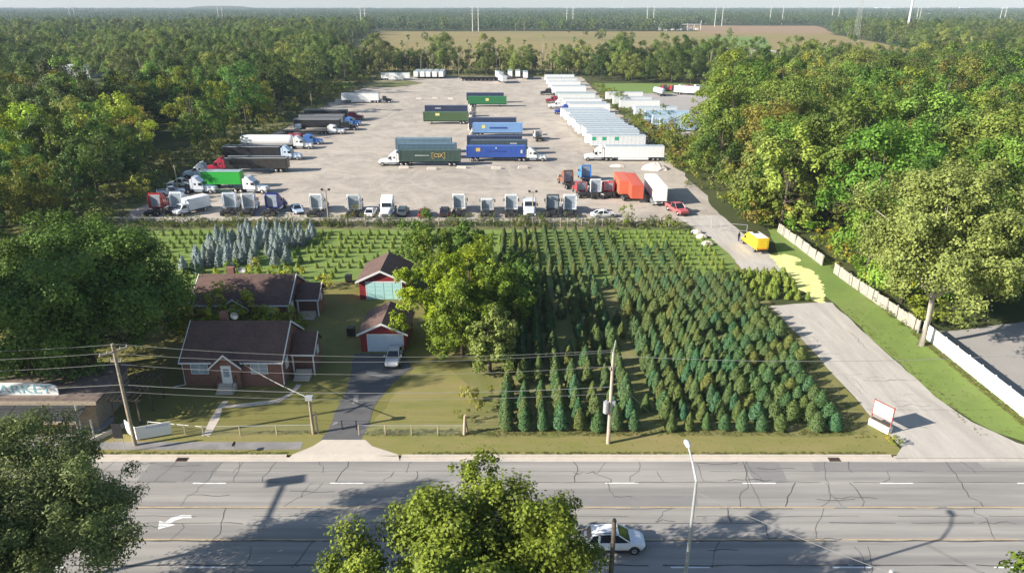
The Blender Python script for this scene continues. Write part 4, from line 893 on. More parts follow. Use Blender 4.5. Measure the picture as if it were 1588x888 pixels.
MB().prism([(-.1, 1.0), (.1, 1.0), (.1, 1.15), (.06, 1.24), (-.06, 1.24), (-.1, 1.15)], -.25, .22, 'y').build('box', 'dark', parent=r)
# ------------------------------------------------------------------ vehicle kits (front towards +X)
def wheel_mesh(r, w, dual=False, name='wheel'):
    b = MB(); n = 14
    def ring(y, rad): return [(rad * math.cos(k * 6.283 / n), y, rad * math.sin(k * 6.283 / n)) for k in range(n)]
    b.loft([ring(-w / 2, r * .86), ring(-w / 2, r * .95), ring(-w * .3, r), ring(w * .3, r), ring(w / 2, r * .95), ring(w / 2, r * .86)], 0)
    for s in (-1, 1): b.loft([ring(s * (w / 2 + .004), r * .55), ring(s * (w / 2 + .02), r * .5), ring(s * (w / 2 - .0), r * .16)], 1)
    return b.mesh(name, 'tyre', 'rim')
def place(mb_or_me, p):
    """mesh data moved by p (so parts share the thing's origin)"""
    me = mb_or_me.copy(); me.transform(Matrix.Translation(Vector(p))); return me
WS, WD = wheel_mesh(.5, .3), wheel_mesh(.5, .58)
M['panel_grey'] = solid('grey rear panel', (.30, .34, .38), .5, var=.2, vscale=2)  # shade on the back of the cabs, put into the colour
def tractor_kit(kind):
    K = []; add = lambda n, me, par=None, tint=False: (K.append((n, me, par, tint)), len(K) - 1)[1]
    add('chassis', MB().box(-3.95, 3.4, -.45, .45, .72, .98).box(-3.9, -.9, -.5, .5, .60, .72).mesh('chassis', 'dark'))
    if kind == 'sleeper': prof = [(-1.0, .95), (1.4, .95), (1.4, 1.92), (.98, 2.78), (.7, 2.95), (-.2, 3.72), (-1.0, 3.95)]
    elif kind == 'mid': prof = [(-1.0, .95), (1.4, .95), (1.4, 1.92), (.98, 2.75), (.1, 3.0), (-1.0, 3.05)]
    else: prof = [(-.1, .95), (1.4, .95), (1.4, 1.92), (1.0, 2.72), (.8, 2.8), (-.1, 2.8)]
    c = add('cab', MB().prism(prof, -1.22, 1.22, 'y', .17).mesh('cab', 'paint'), None, True)
    h = add('hood', MB().prism([(1.41, .62), (3.7, .62), (3.88, 1.2), (3.62, 1.58), (1.41, 1.93)], -.92, .92, 'y', .2).mesh('hood', 'paint'), None, True)
    for s in (-1, 1): add('fender', MB().prism([(2.1, .75), (2.3, 1.15), (2.85, 1.3), (3.4, 1.12), (3.7, .7), (3.5, .7), (3.3, .98), (2.85, 1.12), (2.45, 1.0), (2.3, .75)], min(s * .9, s * 1.22), max(s * .9, s * 1.22), 'y', .04).mesh('fender', 'paint'), h, True)
    add('grille', MB().box(3.78, 3.93, -.55, .55, .72, 1.28).mesh('grille', 'chrome'), h)
    for s in (-1, 1): add('headlight', MB().prism([(3.45, .85), (3.86, .85), (3.84, 1.1), (3.5, 1.15)], s * .93 - .13, s * .93 + .13, 'y', .03).mesh('headlight', 'lamp'), h)
    add('bumper', MB().prism([(3.5, .35), (3.95, .35), (4.0, .62), (3.5, .68)], -1.2, 1.2, 'y', .12).mesh('bumper', 'chrome'))
    add('windshield', MB().add([(1.43, -1.0, 1.97), (1.43, 1.0, 1.97), (1.05, .92, 2.72), (1.05, -.92, 2.72), (1.3, -1.0, 1.97), (1.3, 1.0, 1.97), (.9, .92, 2.72), (.9, -.92, 2.72)], [(0, 1, 2, 3), (7, 6, 5, 4), (0, 4, 5, 1), (3, 2, 6, 7), (0, 3, 7, 4), (1, 5, 6, 2)]).mesh('windshield', 'glass'), c)
    for s in (-1, 1):
        w = MB().prism([(.35, 1.95), (1.25, 1.95), (.98, 2.58), (.35, 2.6)], s * 1.21 - .02, s * 1.21 + .02, 'y'); 
        add('side_window', w.mesh('side_window', 'glass'), c)
        if kind == 'sleeper': add('sleeper_window', MB().prism([(-.65, 2.1), (-.15, 2.1), (-.15, 2.5), (-.65, 2.5)], s * 1.21 - .02, s * 1.21 + .02, 'y').mesh('sleeper_window', 'glass'), c)
        if kind != 'day':
            add('side_fairing', MB().prism([(-1.55, 1.05), (-1.01, 1.05), (-1.01, 3.6 if kind == 'sleeper' else 2.9), (-1.55, 3.3 if kind == 'sleeper' else 2.7)], s * 1.16 - .04, s * 1.16 + .04, 'y', .02).mesh('side_fairing', 'paint'), c, True)
        add('fuel_tank', MB().tube([(-.7, s * .98, .72), (1.1, s * .98, .72)], .31, 12).mesh('fuel_tank', 'chrome'))
        add('mirror', MB().box(1.15, 1.24, s * 1.42 - .1, s * 1.42 + .1, 1.9, 2.5).tube([(1.2, s * 1.2, 2.35), (1.2, s * 1.4, 2.35)], .02, 4).mesh('mirror', 'dark'), c)
        add('exhaust_stack', MB().tube([(-1.2 if kind != 'day' else -.3, s * .95, .9), (-1.2 if kind != 'day' else -.3, s * .95, 3.1 if kind != 'sleeper' else 3.4)], .08, 8).mesh('exhaust_stack', 'chrome'))
        add('wheel', place(WS, (2.85, s * 1.03, .5)))
        for x in (-2.2, -3.45): add('wheel', place(WD, (x, s * .93, .5)))
        add('mudflap', MB().box(-4.1, -4.07, s * .9 - .3, s * .9 + .3, .2, .8).mesh('mudflap', 'tyre'))
    zt = {'sleeper': 3.6, 'mid': 2.85, 'day': 2.6}[kind]; xb = -.1 if kind == 'day' else -1.0
    add('rear_panel', MB().box(xb - .03, xb - .002, -.98, .98, 1.25, zt).mesh('rear_panel', 'panel_grey'), c)  # thin grey plate standing in for shade on the cab's back
    add('fifth_wheel', MB().prism([(-3.3, .98), (-2.3, .98), (-2.4, 1.1), (-3.2, 1.06)], -.5, .5, 'y', .05).mesh('fifth_wheel', 'dark'))
    return K
TR = {k: tractor_kit(k) for k in ('sleeper', 'mid', 'day')}
def gear(K, L_, axles=2):
    add = lambda n, me, par=None, tint=False: (K.append((n, me, par, tint)), len(K) - 1)[1]
    for s in (-1, 1):
        for k in range(axles): add('wheel', place(WD, (-L_ / 2 + 1.6 + 1.25 * k, s * .95, .5)))
        add('landing_leg', MB().box(L_ / 2 - 3.0, L_ / 2 - 2.86, s * .8 - .07, s * .8 + .07, .12, 1.1).box(L_ / 2 - 3.08, L_ / 2 - 2.78, s * .8 - .15, s * .8 + .15, .04, .12).mesh('landing_leg', 'dark'))
        add('mudflap', MB().box(-L_ / 2 + .7, -L_ / 2 + .73, s * .95 - .3, s * .95 + .3, .2, .9).mesh('mudflap', 'tyre'))
def van_kit(L_=16.1, ribs=False, z0=1.12, z1=4.1, roofm='roof_alu', skirt=True):
    K = []; add = lambda n, me, par=None, tint=False: (K.append((n, me, par, tint)), len(K) - 1)[1]
    b = MB().prism([(-L_ / 2, z0), (L_ / 2, z0), (L_ / 2, z1 - .06), (-L_ / 2, z1 - .06)], -1.3, 1.3, 'y', .05)
    n = 22 if ribs else 13
    for k in range(n):
        x = -L_ / 2 + (k + .5) * L_ / n
        for s in (-1, 1): b.box(x - (.08 if ribs else .03), x + (.08 if ribs else .03), s * 1.3 - .02, s * 1.3 + .03, z0 + .12, z1 - .2)
    for s in (-1, 1): b.box(-L_ / 2, L_ / 2, s * 1.3 - .03, s * 1.3 + .045, z1 - .2, z1 - .05).box(-L_ / 2, L_ / 2, s * 1.3 - .03, s * 1.3 + .045, z0, z0 + .12)
    body = add('body', b.mesh('body', 'box'), None, True)
    r = MB().prism([(-1.27, z1 - .06), (1.27, z1 - .06), (1.1, z1), (0, z1 + .03), (-1.1, z1)], -L_ / 2 + .02, L_ / 2 - .02, 'x')
    for k in range(1, 14): x = -L_ / 2 + k * L_ / 14; r.box(x - .03, x + .03, -1.2, 1.2, z1 - .02, z1 + .04)
    add('roof', r.mesh('roof', roofm), body)
    for s in (-1, 1):
        d = add('rear_door', MB().box(-L_ / 2 - .06, -L_ / 2 - .002, s * .64 - .6, s * .64 + .6, z0 + .1, z1 - .18).mesh('rear_door', 'box'), body, True)
        add('lock_rod', MB().tube([(-L_ / 2 - .09, s * .35, z0 + .1), (-L_ / 2 - .09, s * .35, z1 - .2)], .025, 4).mesh('lock_rod', 'chrome'), d)
        add('tail_light', MB().box(-L_ / 2 - .08, -L_ / 2, s * 1.05 - .15, s * 1.05 + .15, z0 - .18, z0 - .06).mesh('tail_light', 'redlamp'))
        if skirt: add('side_skirt', MB().box(-L_ / 2 + 4.2, L_ / 2 - 3.6, s * 1.24 - .02, s * 1.24 + .02, .42, z0).mesh('side_skirt', 'box'), None, True)
    add('underframe', MB().box(-L_ / 2 + .3, L_ / 2 - .5, -.5, .5, z0 - .22, z0).box(-L_ / 2 + .8, -L_ / 2 + 3.6, -.75, .75, .75, z0 - .2).mesh('underframe', 'dark'))
    add('bumper_bar', MB().box(-L_ / 2 - .02, -L_ / 2 + .1, -1.15, 1.15, .5, .62).box(-L_ / 2 + .0, -L_ / 2 + .1, -.5, -.4, .6, z0).box(-L_ / 2 + .0, -L_ / 2 + .1, .4, .5, .6, z0).mesh('bumper_bar', 'dark'))
    gear(K, L_); return K
def cont_kit(L_=16.1):
    K = []; add = lambda n, me, par=None, tint=False: (K.append((n, me, par, tint)), len(K) - 1)[1]
    z0, z1 = 0, 2.9; b = MB(); n = 46; dx = (L_ - .5) / n
    for s in (-1, 1):                                # corrugated side walls
        lo, hi = [], []
        for k in range(n + 1):
            for t, y in ((0, 1.27), (.25, 1.27), (.35, 1.22), (.9, 1.22)):
                x = -L_ / 2 + .25 + (k + t) * dx
                if x < L_ / 2 - .25: lo.append((x, s * y, z0 + .15)); hi.append((x, s * y, z1 - .12))
        m = len(lo); b.add(lo + hi, [(i, i + 1, m + i + 1, m + i) for i in range(m - 1)])
    b.box(-L_ / 2, -L_ / 2 + .25, -1.3, 1.3, z0, z1).box(L_ / 2 - .25, L_ / 2, -1.3, 1.3, z0, z1).box(-L_ / 2 + .25, L_ / 2 - .25, -1.3, 1.3, z0, z0 + .15)
    for s in (-1, 1): b.box(-L_ / 2 + .25, L_ / 2 - .25, s * 1.25 - .05, s * 1.25 + .05, z1 - .12, z1)
    body = add('body', b.mesh('body', 'box'), None, True)
    r = MB().box(-L_ / 2 + .25, L_ / 2 - .25, -1.2, 1.2, z1 - .10, z1 - .05)
    for k in range(16): x = -L_ / 2 + .6 + k * (L_ - 1.2) / 15; r.box(x - .18, x + .18, -1.15, 1.15, z1 - .05, z1 - .015)
    add('roof', r.mesh('roof', 'box'), body, True)
    for s in (-1, 1):
        d = add('door', MB().box(-L_ / 2 - .05, -L_ / 2 - .002, s * .64 - .58, s * .64 + .58, .15, z1 - .15).mesh('door', 'box'), None, True)
        add('lock_rod', MB().tube([(-L_ / 2 - .08, s * .3, .1), (-L_ / 2 - .08, s * .3, z1 - .1)], .03, 4).mesh('lock_rod', 'chrome'), d)
    for x in (-L_ / 2 + .1, L_ / 2 - .1, -6.1, 6.1):
        for y in (-1.24, 1.24): add('corner_casting', MB().box(x - .1, x + .1, y - .08, y + .08, z1 - .001, z1 + .05).mesh('corner_casting', 'dark'))
    return K
def chassis_kit(L_=16.1):
    K = []; b = MB()
    for s in (-1, 1): b.box(-L_ / 2, L_ / 2, s * .5 - .08, s * .5 + .08, .9, 1.25)
    for k in range(8): x = -L_ / 2 + .3 + k * (L_ - .6) / 7; b.box(x - .08, x + .08, -1.2, 1.2, 1.0, 1.27)
    K.append(('frame', b.mesh('frame', 'dark'), None, False)); gear(K, L_); return K
def flat_kit(L_=15.0, dark=True):
    K = [('deck', MB().box(-L_ / 2, L_ / 2, -1.28, 1.28, 1.15, 1.35).box(L_ / 2 - .12, L_ / 2, -1.25, 1.25, 1.35, 2.3).mesh('deck', 'wood_grey'), None, False),
         ('underframe', MB().box(-L_ / 2 + .3, L_ / 2 - .5, -.5, .5, .75, 1.15).mesh('underframe', 'dark'), None, False)]
    gear(K, L_, 2); return K
VAN, VANR, CONT, CHAS, FLAT = van_kit(), van_kit(ribs=True), cont_kit(), chassis_kit(), flat_kit()
ORGK = [(n_, m_, p_, True if n_ == 'roof' else t_) for n_, m_, p_, t_ in van_kit(12.0, skirt=False, roofm='box')]; ORG9 = [(n_, m_, p_, True if n_ == 'roof' else t_) for n_, m_, p_, t_ in van_kit(9.0, skirt=False, roofm='box')]; VAN12 = van_kit(12.0, skirt=False); VAN9 = van_kit(9.0, skirt=False)
def tarp_kit(L_=15.6):
    """open side tipper / tarped trailer: dark ribbed body with a pale top rail"""
    K = van_kit(L_, True, 1.1, 3.7, 'dark', False); K.append(('top_rail', MB().box(-L_ / 2, L_ / 2, -1.37, -1.2, 3.68, 3.84).box(-L_ / 2, L_ / 2, 1.2, 1.37, 3.68, 3.84).box(-L_ / 2, -L_ / 2 + .15, -1.2, 1.2, 3.68, 3.84).mesh('top_rail', 'steel'), None, False)); return K
TARP = tarp_kit()
def hopper_kit(L_=15.5):
    """long white trailer with rounded ends and roof"""
    K = []; ring = lambda x, k: [(x, k * 1.3 * math.cos(a) * (1 if abs(math.cos(a)) > .3 else 1), 2.55 + 1.5 * k * max(-.95, min(1, math.sin(a) * 1.15))) for a in [i * math.pi / 8 for i in range(16)]]
    K.append(('body', MB().loft([ring(-L_ / 2, .72), ring(-L_ / 2 + .5, .95), ring(-L_ / 2 + 1.2, 1), ring(L_ / 2 - 1.2, 1), ring(L_ / 2 - .4, .95), ring(L_ / 2, .75)]).mesh('body', 'box', smooth=True), None, True))
    K.append(('underframe', MB().box(-L_ / 2 + .3, L_ / 2 - .3, -.6, .6, .75, 1.2).mesh('underframe', 'dark'), None, False)); gear(K, L_); return K
HOPPER = hopper_kit()
def car_kit(kind):
    K = []; add = lambda n, me, par=None, tint=False: (K.append((n, me, par, tint)), len(K) - 1)[1]
    def ring(x, zb, zm, zt, w): return [(x, -w * .92, zb), (x, -w, zm), (x, -w * .95, zt - .06), (x, -w * .82, zt), (x, w * .82, zt), (x, w * .95, zt - .06), (x, w, zm), (x, w * .92, zb)]
    if kind == 'suv':
        st = [(-2.22, .5, .7, .95, .74), (-2.12, .36, .7, 1.04, .87), (-1.2, .28, .65, 1.06, .92), (.5, .26, .62, 1.05, .925), (.95, .26, .62, 1.04, .92), (1.6, .3, .62, .97, .90), (2.05, .36, .6, .86, .82), (2.28, .42, .58, .74, .62)]
        cab = [(-2.08, 1.02, .80), (-1.78, 1.52, .70), (-1.2, 1.63, .66), (-.3, 1.67, .66), (.25, 1.6, .67), (1.12, 1.03, .80)]; wx, wr = (-1.35, 1.42), .35
    elif kind == 'sedan':
        st = [(-2.35, .45, .65, .86, .70), (-2.2, .34, .62, .93, .84), (-1.2, .26, .58, .95, .89), (.5, .25, .58, .92, .90), (1.0, .25, .58, .90, .89), (1.8, .28, .56, .80, .86), (2.2, .34, .54, .70, .76), (2.4, .4, .54, .62, .55)]
        cab = [(-1.75, .93, .78), (-1.05, 1.34, .64), (-.3, 1.42, .62), (.2, 1.38, .62), (1.05, .91, .78)]; wx, wr = (-1.4, 1.45), .32
    else:
        st = [(-2.7, .55, .8, 1.0, .84), (-2.6, .5, .8, 1.08, .92), (-.7, .45, .75, 1.08, .95), (.9, .42, .72, 1.08, .95), (1.3, .42, .72, 1.1, .94), (2.2, .45, .72, 1.04, .92), (2.6, .5, .7, .92, .82)]
        cab = [(-.75, 1.06, .84), (-.65, 1.72, .72), (-.1, 1.82, .70), (.45, 1.76, .70), (1.25, 1.08, .82)]; wx, wr = (-1.65, 1.75), .4
    body = add('body', MB().loft([ring(*s) for s in st]).mesh('body', 'paint', smooth=False), None, True)
    def cr(x, z, w, zb): return [(x, -.0 - w, z), (x, w, z)]
    # glasshouse: sides and screens, then pillars and roof in paint
    zb = cab[0][1]; n = len(cab); V = []; F = []
    for x, z, w in cab[1:-1]: V += [(x, -w, z), (x, w, z)]
    base = [(cab[0][0], -cab[0][2], cab[0][1]), (cab[0][0], cab[0][2], cab[0][1])]; fr = [(cab[-1][0], -cab[-1][2], cab[-1][1]), (cab[-1][0], cab[-1][2], cab[-1][1])]
    g = MB(); k = len(cab) - 2; sill = .01
    rings = []
    for x, z, w in cab:
        f = (x - cab[0][0]) / (cab[-1][0] - cab[0][0]); zs = cab[0][1] + (cab[-1][1] - cab[0][1]) * f - .05; ws = cab[0][2] + .02
        rings.append([(x, -ws, zs), (x, -w, max(z, zs + .02)), (x, w, max(z, zs + .02)), (x, ws, zs)])
    gl = add('glasshouse', g.loft(rings).mesh('glasshouse', 'glass'), body)
    rr = MB(); rf = [[(x, -w + .01, z + .0), (x, -w * .8, z + .05), (x, w * .8, z + .05), (x, w - .01, z + .0), (x, 0, z - .04)] for x, z, w in cab[1:-1]]; add('roof', rr.loft(rf).mesh('roof', 'paint'), body, True)
    for s in (-1, 1):
        a0, a1 = cab[0], cab[1]; b0, b1 = cab[-2], cab[-1]; xm = -.25; wm = .67 if kind == 'suv' else .63
        ps = [([(a0[0], s * a0[2], a0[1]), (a1[0], s * a1[2], a1[1])], .07), ([(b0[0], s * b0[2], b0[1]), (b1[0], s * b1[2], b1[1])], .05), ([(xm, s * .81, cab[0][1] - .02), (xm, s * (wm + .01), cab[2][1] - .02)], .05)]
        if kind == 'suv': ps.append(([(-1.25, s * .81, 1.02), (-1.2, s * .69, 1.6)], .09))
        for pp, rr_ in ps: add('pillar', MB().tube(pp, rr_, 5).mesh('pillar', 'paint'), body, True)
    for s in (-1, 1):
        add('headlight', MB().prism([(st[-2][0] - .2, .62), (st[-1][0] - .03, .58), (st[-2][0] + .02, .74), (st[-2][0] - .25, .76)], s * .62 - .14, s * .62 + .14, 'y', .03).mesh('headlight', 'lamp'))
        add('tail_light', MB().box(st[0][0] - .02, st[1][0] + .05, s * .74 - .1, s * .74 + .1, .75, .98 if kind != 'sedan' else .86).mesh('tail_light', 'redlamp'))
        add('mirror', MB().prism([(.78, 1.0), (.98, 1.0), (.95, 1.16), (.8, 1.16)], s * 1.0 - .09, s * 1.0 + .09, 'y', .03).mesh('mirror', 'paint'), body, True)
        for x in wx:
            b = MB(); nn = 20; yy = s * .80
            add('wheel', place(wheel_mesh(wr, .24), (x, yy + s * .03, wr)))
            # dark wheel arch
            add('wheel_arch', MB().prism([(x + (wr + .07) * math.cos(a), wr + (wr + .07) * math.sin(a)) for a in [math.pi * q / 10 for q in range(11)]], s * .86 - .05, s * (.955 if kind != 'sedan' else .90) , 'y').mesh('wheel_arch', 'dark') if s > 0 else MB().prism([(x + (wr + .07) * math.cos(a), wr + (wr + .07) * math.sin(a)) for a in [math.pi * q / 10 for q in range(11)]], -(.955 if kind != 'sedan' else .90), -.81, 'y').mesh('wheel_arch', 'dark'), body)
    if kind == 'suv':
        for s in (-1, 1): add('roof_rail', MB().tube([(-1.55, s * .56, 1.64), (-1.4, s * .56, 1.72), (0, s * .56, 1.75), (.1, s * .56, 1.68)], .025, 5).mesh('roof_rail', 'dark'), body)
        for s in (-1, 1): add('side_cladding', MB().box(-1.0, 1.05, s * .90 - .04, s * .90 + .045, .26, .42).mesh('side_cladding', 'dark'), body)
        add('grille', MB().box(2.18, 2.30, -.4, .4, .48, .62).mesh('grille', 'dark'))
    if kind == 'pickup':
        add('cargo_bed', MB().box(-2.55, -.8, -.72, .72, 1.081, 1.10).mesh('cargo_bed', 'dark'), body)
        add('bed_rail', MB().box(-2.62, -.76, -.94, -.80, 1.06, 1.24).box(-2.62, -.76, .80, .94, 1.06, 1.24).box(-2.68, -2.6, -.94, .94, .9, 1.24).mesh('bed_rail', 'paint'), body, True)
    add('bumper', MB().box(st[-2][0] - .02, st[-1][0] + .06, -.6, .6, .3, .46).mesh('bumper', 'dark')); return K
CAR = {k: car_kit(k) for k in ('suv', 'sedan', 'pickup')}
def boxtruck_kit(L_=6.2):
    K = []; add = lambda n, me, par=None, tint=False: (K.append((n, me, par, tint)), len(K) - 1)[1]
    body = add('body', MB().prism([(-L_ / 2, .85), (L_ / 2 - 1.3, .85), (L_ / 2 - 1.3, 2.9), (L_ / 2 - 1.6, 3.15), (-L_ / 2, 3.15)], -1.25, 1.25, 'y', .1).mesh('body', 'paint'), None, True)
    add('roof', MB().box(-L_ / 2 + .15, L_ / 2 - 1.9, -1.05, 1.05, 3.151, 3.2).mesh('roof', 'white'), body)
    c = add('cab', MB().prism([(L_ / 2 - 1.29, .6), (L_ / 2 + 1.2, .6), (L_ / 2 + 1.25, 1.15), (L_ / 2 + .5, 1.45), (L_ / 2 - .1, 2.3), (L_ / 2 - 1.29, 2.35)], -1.0, 1.0, 'y', .12).mesh('cab', 'paint'), None, True)
    add('windshield', MB().add([(L_ / 2 + .50, -.85, 1.5), (L_ / 2 + .50, .85, 1.5), (L_ / 2 - .02, .8, 2.22), (L_ / 2 - .02, -.8, 2.22), (L_ / 2 + .4, -.85, 1.45), (L_ / 2 + .4, .85, 1.45), (L_ / 2 - .15, .8, 2.2), (L_ / 2 - .15, -.8, 2.2)], [(0, 1, 2, 3), (7, 6, 5, 4), (0, 4, 5, 1), (3, 2, 6, 7), (0, 3, 7, 4), (1, 5, 6, 2)]).mesh('windshield', 'glass'), c)
    for s in (-1, 1):
        add('side_window', MB().prism([(L_ / 2 - .9, 1.5), (L_ / 2 + .25, 1.5), (L_ / 2 - .15, 2.1), (L_ / 2 - .9, 2.1)], s * 1.0 - .02, s * 1.0 + .02, 'y').mesh('side_window', 'glass'), c)
        add('headlight', MB().box(L_ / 2 + 1.18, L_ / 2 + 1.27, s * .7 - .15, s * .7 + .15, .85, 1.08).mesh('headlight', 'lamp'), c)
        add('tail_light', MB().box(-L_ / 2 - .03, -L_ / 2 + .01, s * 1.0 - .12, s * 1.0 + .12, .95, 1.25).mesh('tail_light', 'redlamp'), body)
        add('rear_door', MB().box(-L_ / 2 - .04, -L_ / 2 - .002, s * .46 - .43, s * .46 + .43, 1.0, 2.9).mesh('rear_door', 'paint'), body, True)
        for x in (-L_ / 2 + 1.3, L_ / 2 + .35): add('wheel', place(wheel_mesh(.42, .3), (x, s * .95, .42)))
    add('bumper', MB().box(-L_ / 2 - .3, -L_ / 2 - .05, -1.1, 1.1, .5, .7).box(L_ / 2 + 1.2, L_ / 2 + 1.36, -1.0, 1.0, .45, .7).mesh('bumper', 'dark'))
    add('underframe', MB().box(-L_ / 2 + .1, L_ / 2 + 1, -.7, .7, .5, .84).mesh('underframe', 'dark')); return K
BOXT = boxtruck_kit()

# ------------------------------------------------------------------ colours and the yard's vehicles
WHT, OFF, BLK, NAVY, BLUE, RED, DKRED, GRN, OLV, DKG, BRN, ORG, GRY, SIL = (.78, .78, .77), (.70, .71, .70), (.022, .022, .026), (.035, .05, .11), (.06, .17, .46), (.50, .02, .03), (.22, .02, .03), (.03, .19, .07), (.07, .13, .055), (.045, .085, .07), (.22, .09, .05), (.56, .10, .05), (.15, .16, .18), (.45, .47, .49)
LBL, YEL, DBLU = (.20, .36, .62), (.80, .55, .02), (.02, .03, .22)
P90 = math.pi / 2
def tractor(x, y, h, kind, col, label, group=None): return spawn(TR[kind], 'truck_tractor', (x, y, .02), label, 'truck', group, h, col, 1, ('exhaust_stack',) if kind == 'sleeper' else ())
def trailer(kit, x, y, h, col, label, group='trailers in the truck yard', name='box_trailer', cat='trailer'): return spawn(kit, name, (x, y, .02), label, cat, group, h, col)
def combo(kit, px0, px1, py, dirn, tcol, kind, ccol, tl, cl, name='box_trailer', L_=16.1, trac=True):
    """trailer seen between two pixels on the ground line py, with a tractor at its front"""
    a, c = at(px0, py), at(px1, py); x = (a.x + c.x) / 2; y = a.y + 1.3; h = 0 if dirn > 0 else math.pi
    trailer(kit, x, y, h, tcol, tl, name=name)
    if trac: tractor(x + dirn * (L_ / 2 + 1.75), y, h, kind, ccol, cl, 'truck tractors in the yard')
    return x, y, h
combo(VAN, 528, 590, 160, 1, WHT, 'day', BLK, 'white box trailer hitched to a black cab, alone at the far left', 'black day cab pulling the lone white trailer at the far left')
combo(TARP, 480, 532, 187, 1, BLK, 'mid', DKRED, 'dark trailer at the back of the left bank cluster of three', 'dark red cab at the back of the left bank cluster of three')
combo(TARP, 470, 528, 196, 1, GRY, 'mid', BLUE, 'grey sided trailer hitched to the bright blue cab', 'bright blue cab facing right on the left bank')
combo(TARP, 461, 523, 203, 1, BLK, 'mid', BLK, 'black curtain trailer behind the small white cab on the left bank', 'black cab just in front of the bright blue one')
combo(FLAT, 436, 508, 209, 1, WHT, 'mid', WHT, 'bare wooden flatbed trailer hitched to a low white cab', 'low white cab with a flatbed trailer on the left bank', 'flatbed_trailer', 15)
p = at(462, 206); r = root('water_tank', (p.x, p.y + 1.0, 1.37), 'small white tank standing on the bare flatbed trailer', 'tank'); MB().prism([(-.9, 0), (.9, 0), (.9, 1.3), (-.9, 1.3)], -.9, .9, 'y', .12).build('body', 'white', parent=r); MB().tube([(0, 0, 1.3), (0, 0, 1.42)], .25, 10).build('lid', 'white', parent=r)
x, y, h = combo(FLAT, 395, 470, 225, 1, BLUE, 'mid', BLUE, 'second flatbed trailer carrying a dark red barrel load', 'blue cab with a dark red load behind the rounded white trailer', 'flatbed_trailer', 15)
r = root('barrel_load', (x + 5.2, y, 1.37), 'dark red barrel shaped load on the blue cab flatbed', 'load'); MB().tube([(-2.6, 0, 1.0), (-2.3, 0, 1.0), (1.6, 0, 1.0), (2.0, 0, 1.0)], [.6, 1.0, 1.0, .7], 14).build('drum', 'paint', parent=r).color = (*DKRED, 1); MB().box(-1.8, -1.4, -1, 1, 0, .5).box(.8, 1.2, -1, 1, 0, .5).build('cradle', 'dark', parent=r)
combo(HOPPER, 376, 452, 232, 1, WHT, 'sleeper', WHT, 'long white trailer with rounded ends and roof', 'white sleeper cab pulling the rounded white trailer', 'tank_trailer', 15.5)
combo(TARP, 351, 432, 249, 1, BLK, 'sleeper', (.55, .66, .80), 'long black trailer hitched to a pale blue white sleeper cab', 'pale blue white sleeper cab pulling a long black trailer', L_=15.6)
combo(TARP, 354, 443, 268, -1, (.035, .032, .03), 'sleeper', (.42, .03, .06), 'nearest black trailer with a pale top rail on the left bank', 'crimson sleeper cab at the front of the nearest black trailer', L_=15.6)
p = at(308, 277); tractor(p.x, p.y + 1.2, math.pi + .12, 'sleeper', (.66, .68, .70), 'greyish white sleeper cab facing left beside the crimson cab', 'truck tractors in the yard')
p = at(345, 293); trailer(VAN9, p.x, p.y + 1.2, 0, (.03, .42, .05), 'short bright green wrapped box trailer with white roof edge', name='box_trailer')
p = at(390, 300); tractor(p.x, p.y + .8, -.12, 'sleeper', WHT, 'white sleeper cab facing right beside the bright green box', 'truck tractors in the yard')
p = at(312, 301); tractor(p.x - .6, p.y + 1, 0, 'sleeper', (.72, .75, .80), 'white sleeper cab with bare chassis left of the green box', 'truck tractors in the yard')
p = at(279, 291); spawn(CAR['pickup'], 'pickup_truck', (p.x, p.y + .8, .02), 'grey white pickup truck parked by the scrub at the left edge', 'pickup', None, math.pi, OFF, 1.15)
r = root('machine', (p.x + .9, p.y + 3.4, .02), 'small red machine standing behind the grey white pickup', 'machine')
MB().prism([(-1, .5), (1.1, .5), (1.0, 1.3), (.2, 1.4), (-1, 1.2)], -.6, .6, 'y', .1).build('body', 'red', parent=r); MB().tube([(.3, 0, 1.3), (.3, 0, 2.2)], .06, 6).tube([(.3, -.5, 2.2), (.3, .5, 2.2)], .05, 5).build('mast', 'dark', parent=r)
for s in (-1, 1):
    for xx in (-.6, .7): link('wheel', place(wheel_mesh(.4, .25), (xx, s * .7, .4)), r)
# front row, cabs seen from behind with noses away from the camera
frow = [(235, 336, 'sleeper', (.40, .02, .02), P90, 'red sleeper cab at the far left end of the front row'),
        (268, 334, 'sleeper', (.74, .78, .82), P90, 'white cab right beside the red one in the front row'),
        (350, 335, 'sleeper', (.70, .76, .84), P90 + .1, 'bluish white cab, first of the pair beside the blue cab'),
        (379, 336, 'sleeper', WHT, P90 + .16, 'bright white cab immediately left of the deep blue cab'),
        (418, 336, 'sleeper', DBLU, P90 - .06, 'deep blue sleeper cab in the front row'),
        (487, 337, 'sleeper', WHT, P90, 'white cab between the blue car and the twin lamp pole'),
        (545, 338, 'sleeper', (.74, .76, .76), P90 + .08, 'white cab partly behind the orange tinged bush'),
        (711, 337, 'sleeper', WHT, P90, 'white cab right of the black car in the front row'),
        (755, 339, 'mid', OFF, P90, 'low roofed white cab in the front row with open rear frame'),
        (793, 338, 'sleeper', (.76, .78, .80), P90, 'white cab left of the right hand twin lamp pole'),
        (822, 340, 'mid', (.55, .58, .60), -P90, 'silver cab facing the fence by the right hand lamp pole'),
        (858, 338, 'sleeper', (.10, .115, .13), P90, 'charcoal sleeper cab in the front row'),
        (885, 338, 'sleeper', (.74, .79, .83), P90, 'white cab at the right end of the front row')]
for px, py, k, c, h, lb in frow:
    p = at(px, py); tractor(p.x, p.y + 3.8, h, k, c, lb, 'cabs in the front row').scale = (1.07,) * 3
p = at(597, 341); tractor(p.x, p.y + 3.8, -P90, 'sleeper', (.82, .82, .82), 'tall white truck facing the fence amid the front row', 'cabs in the front row')
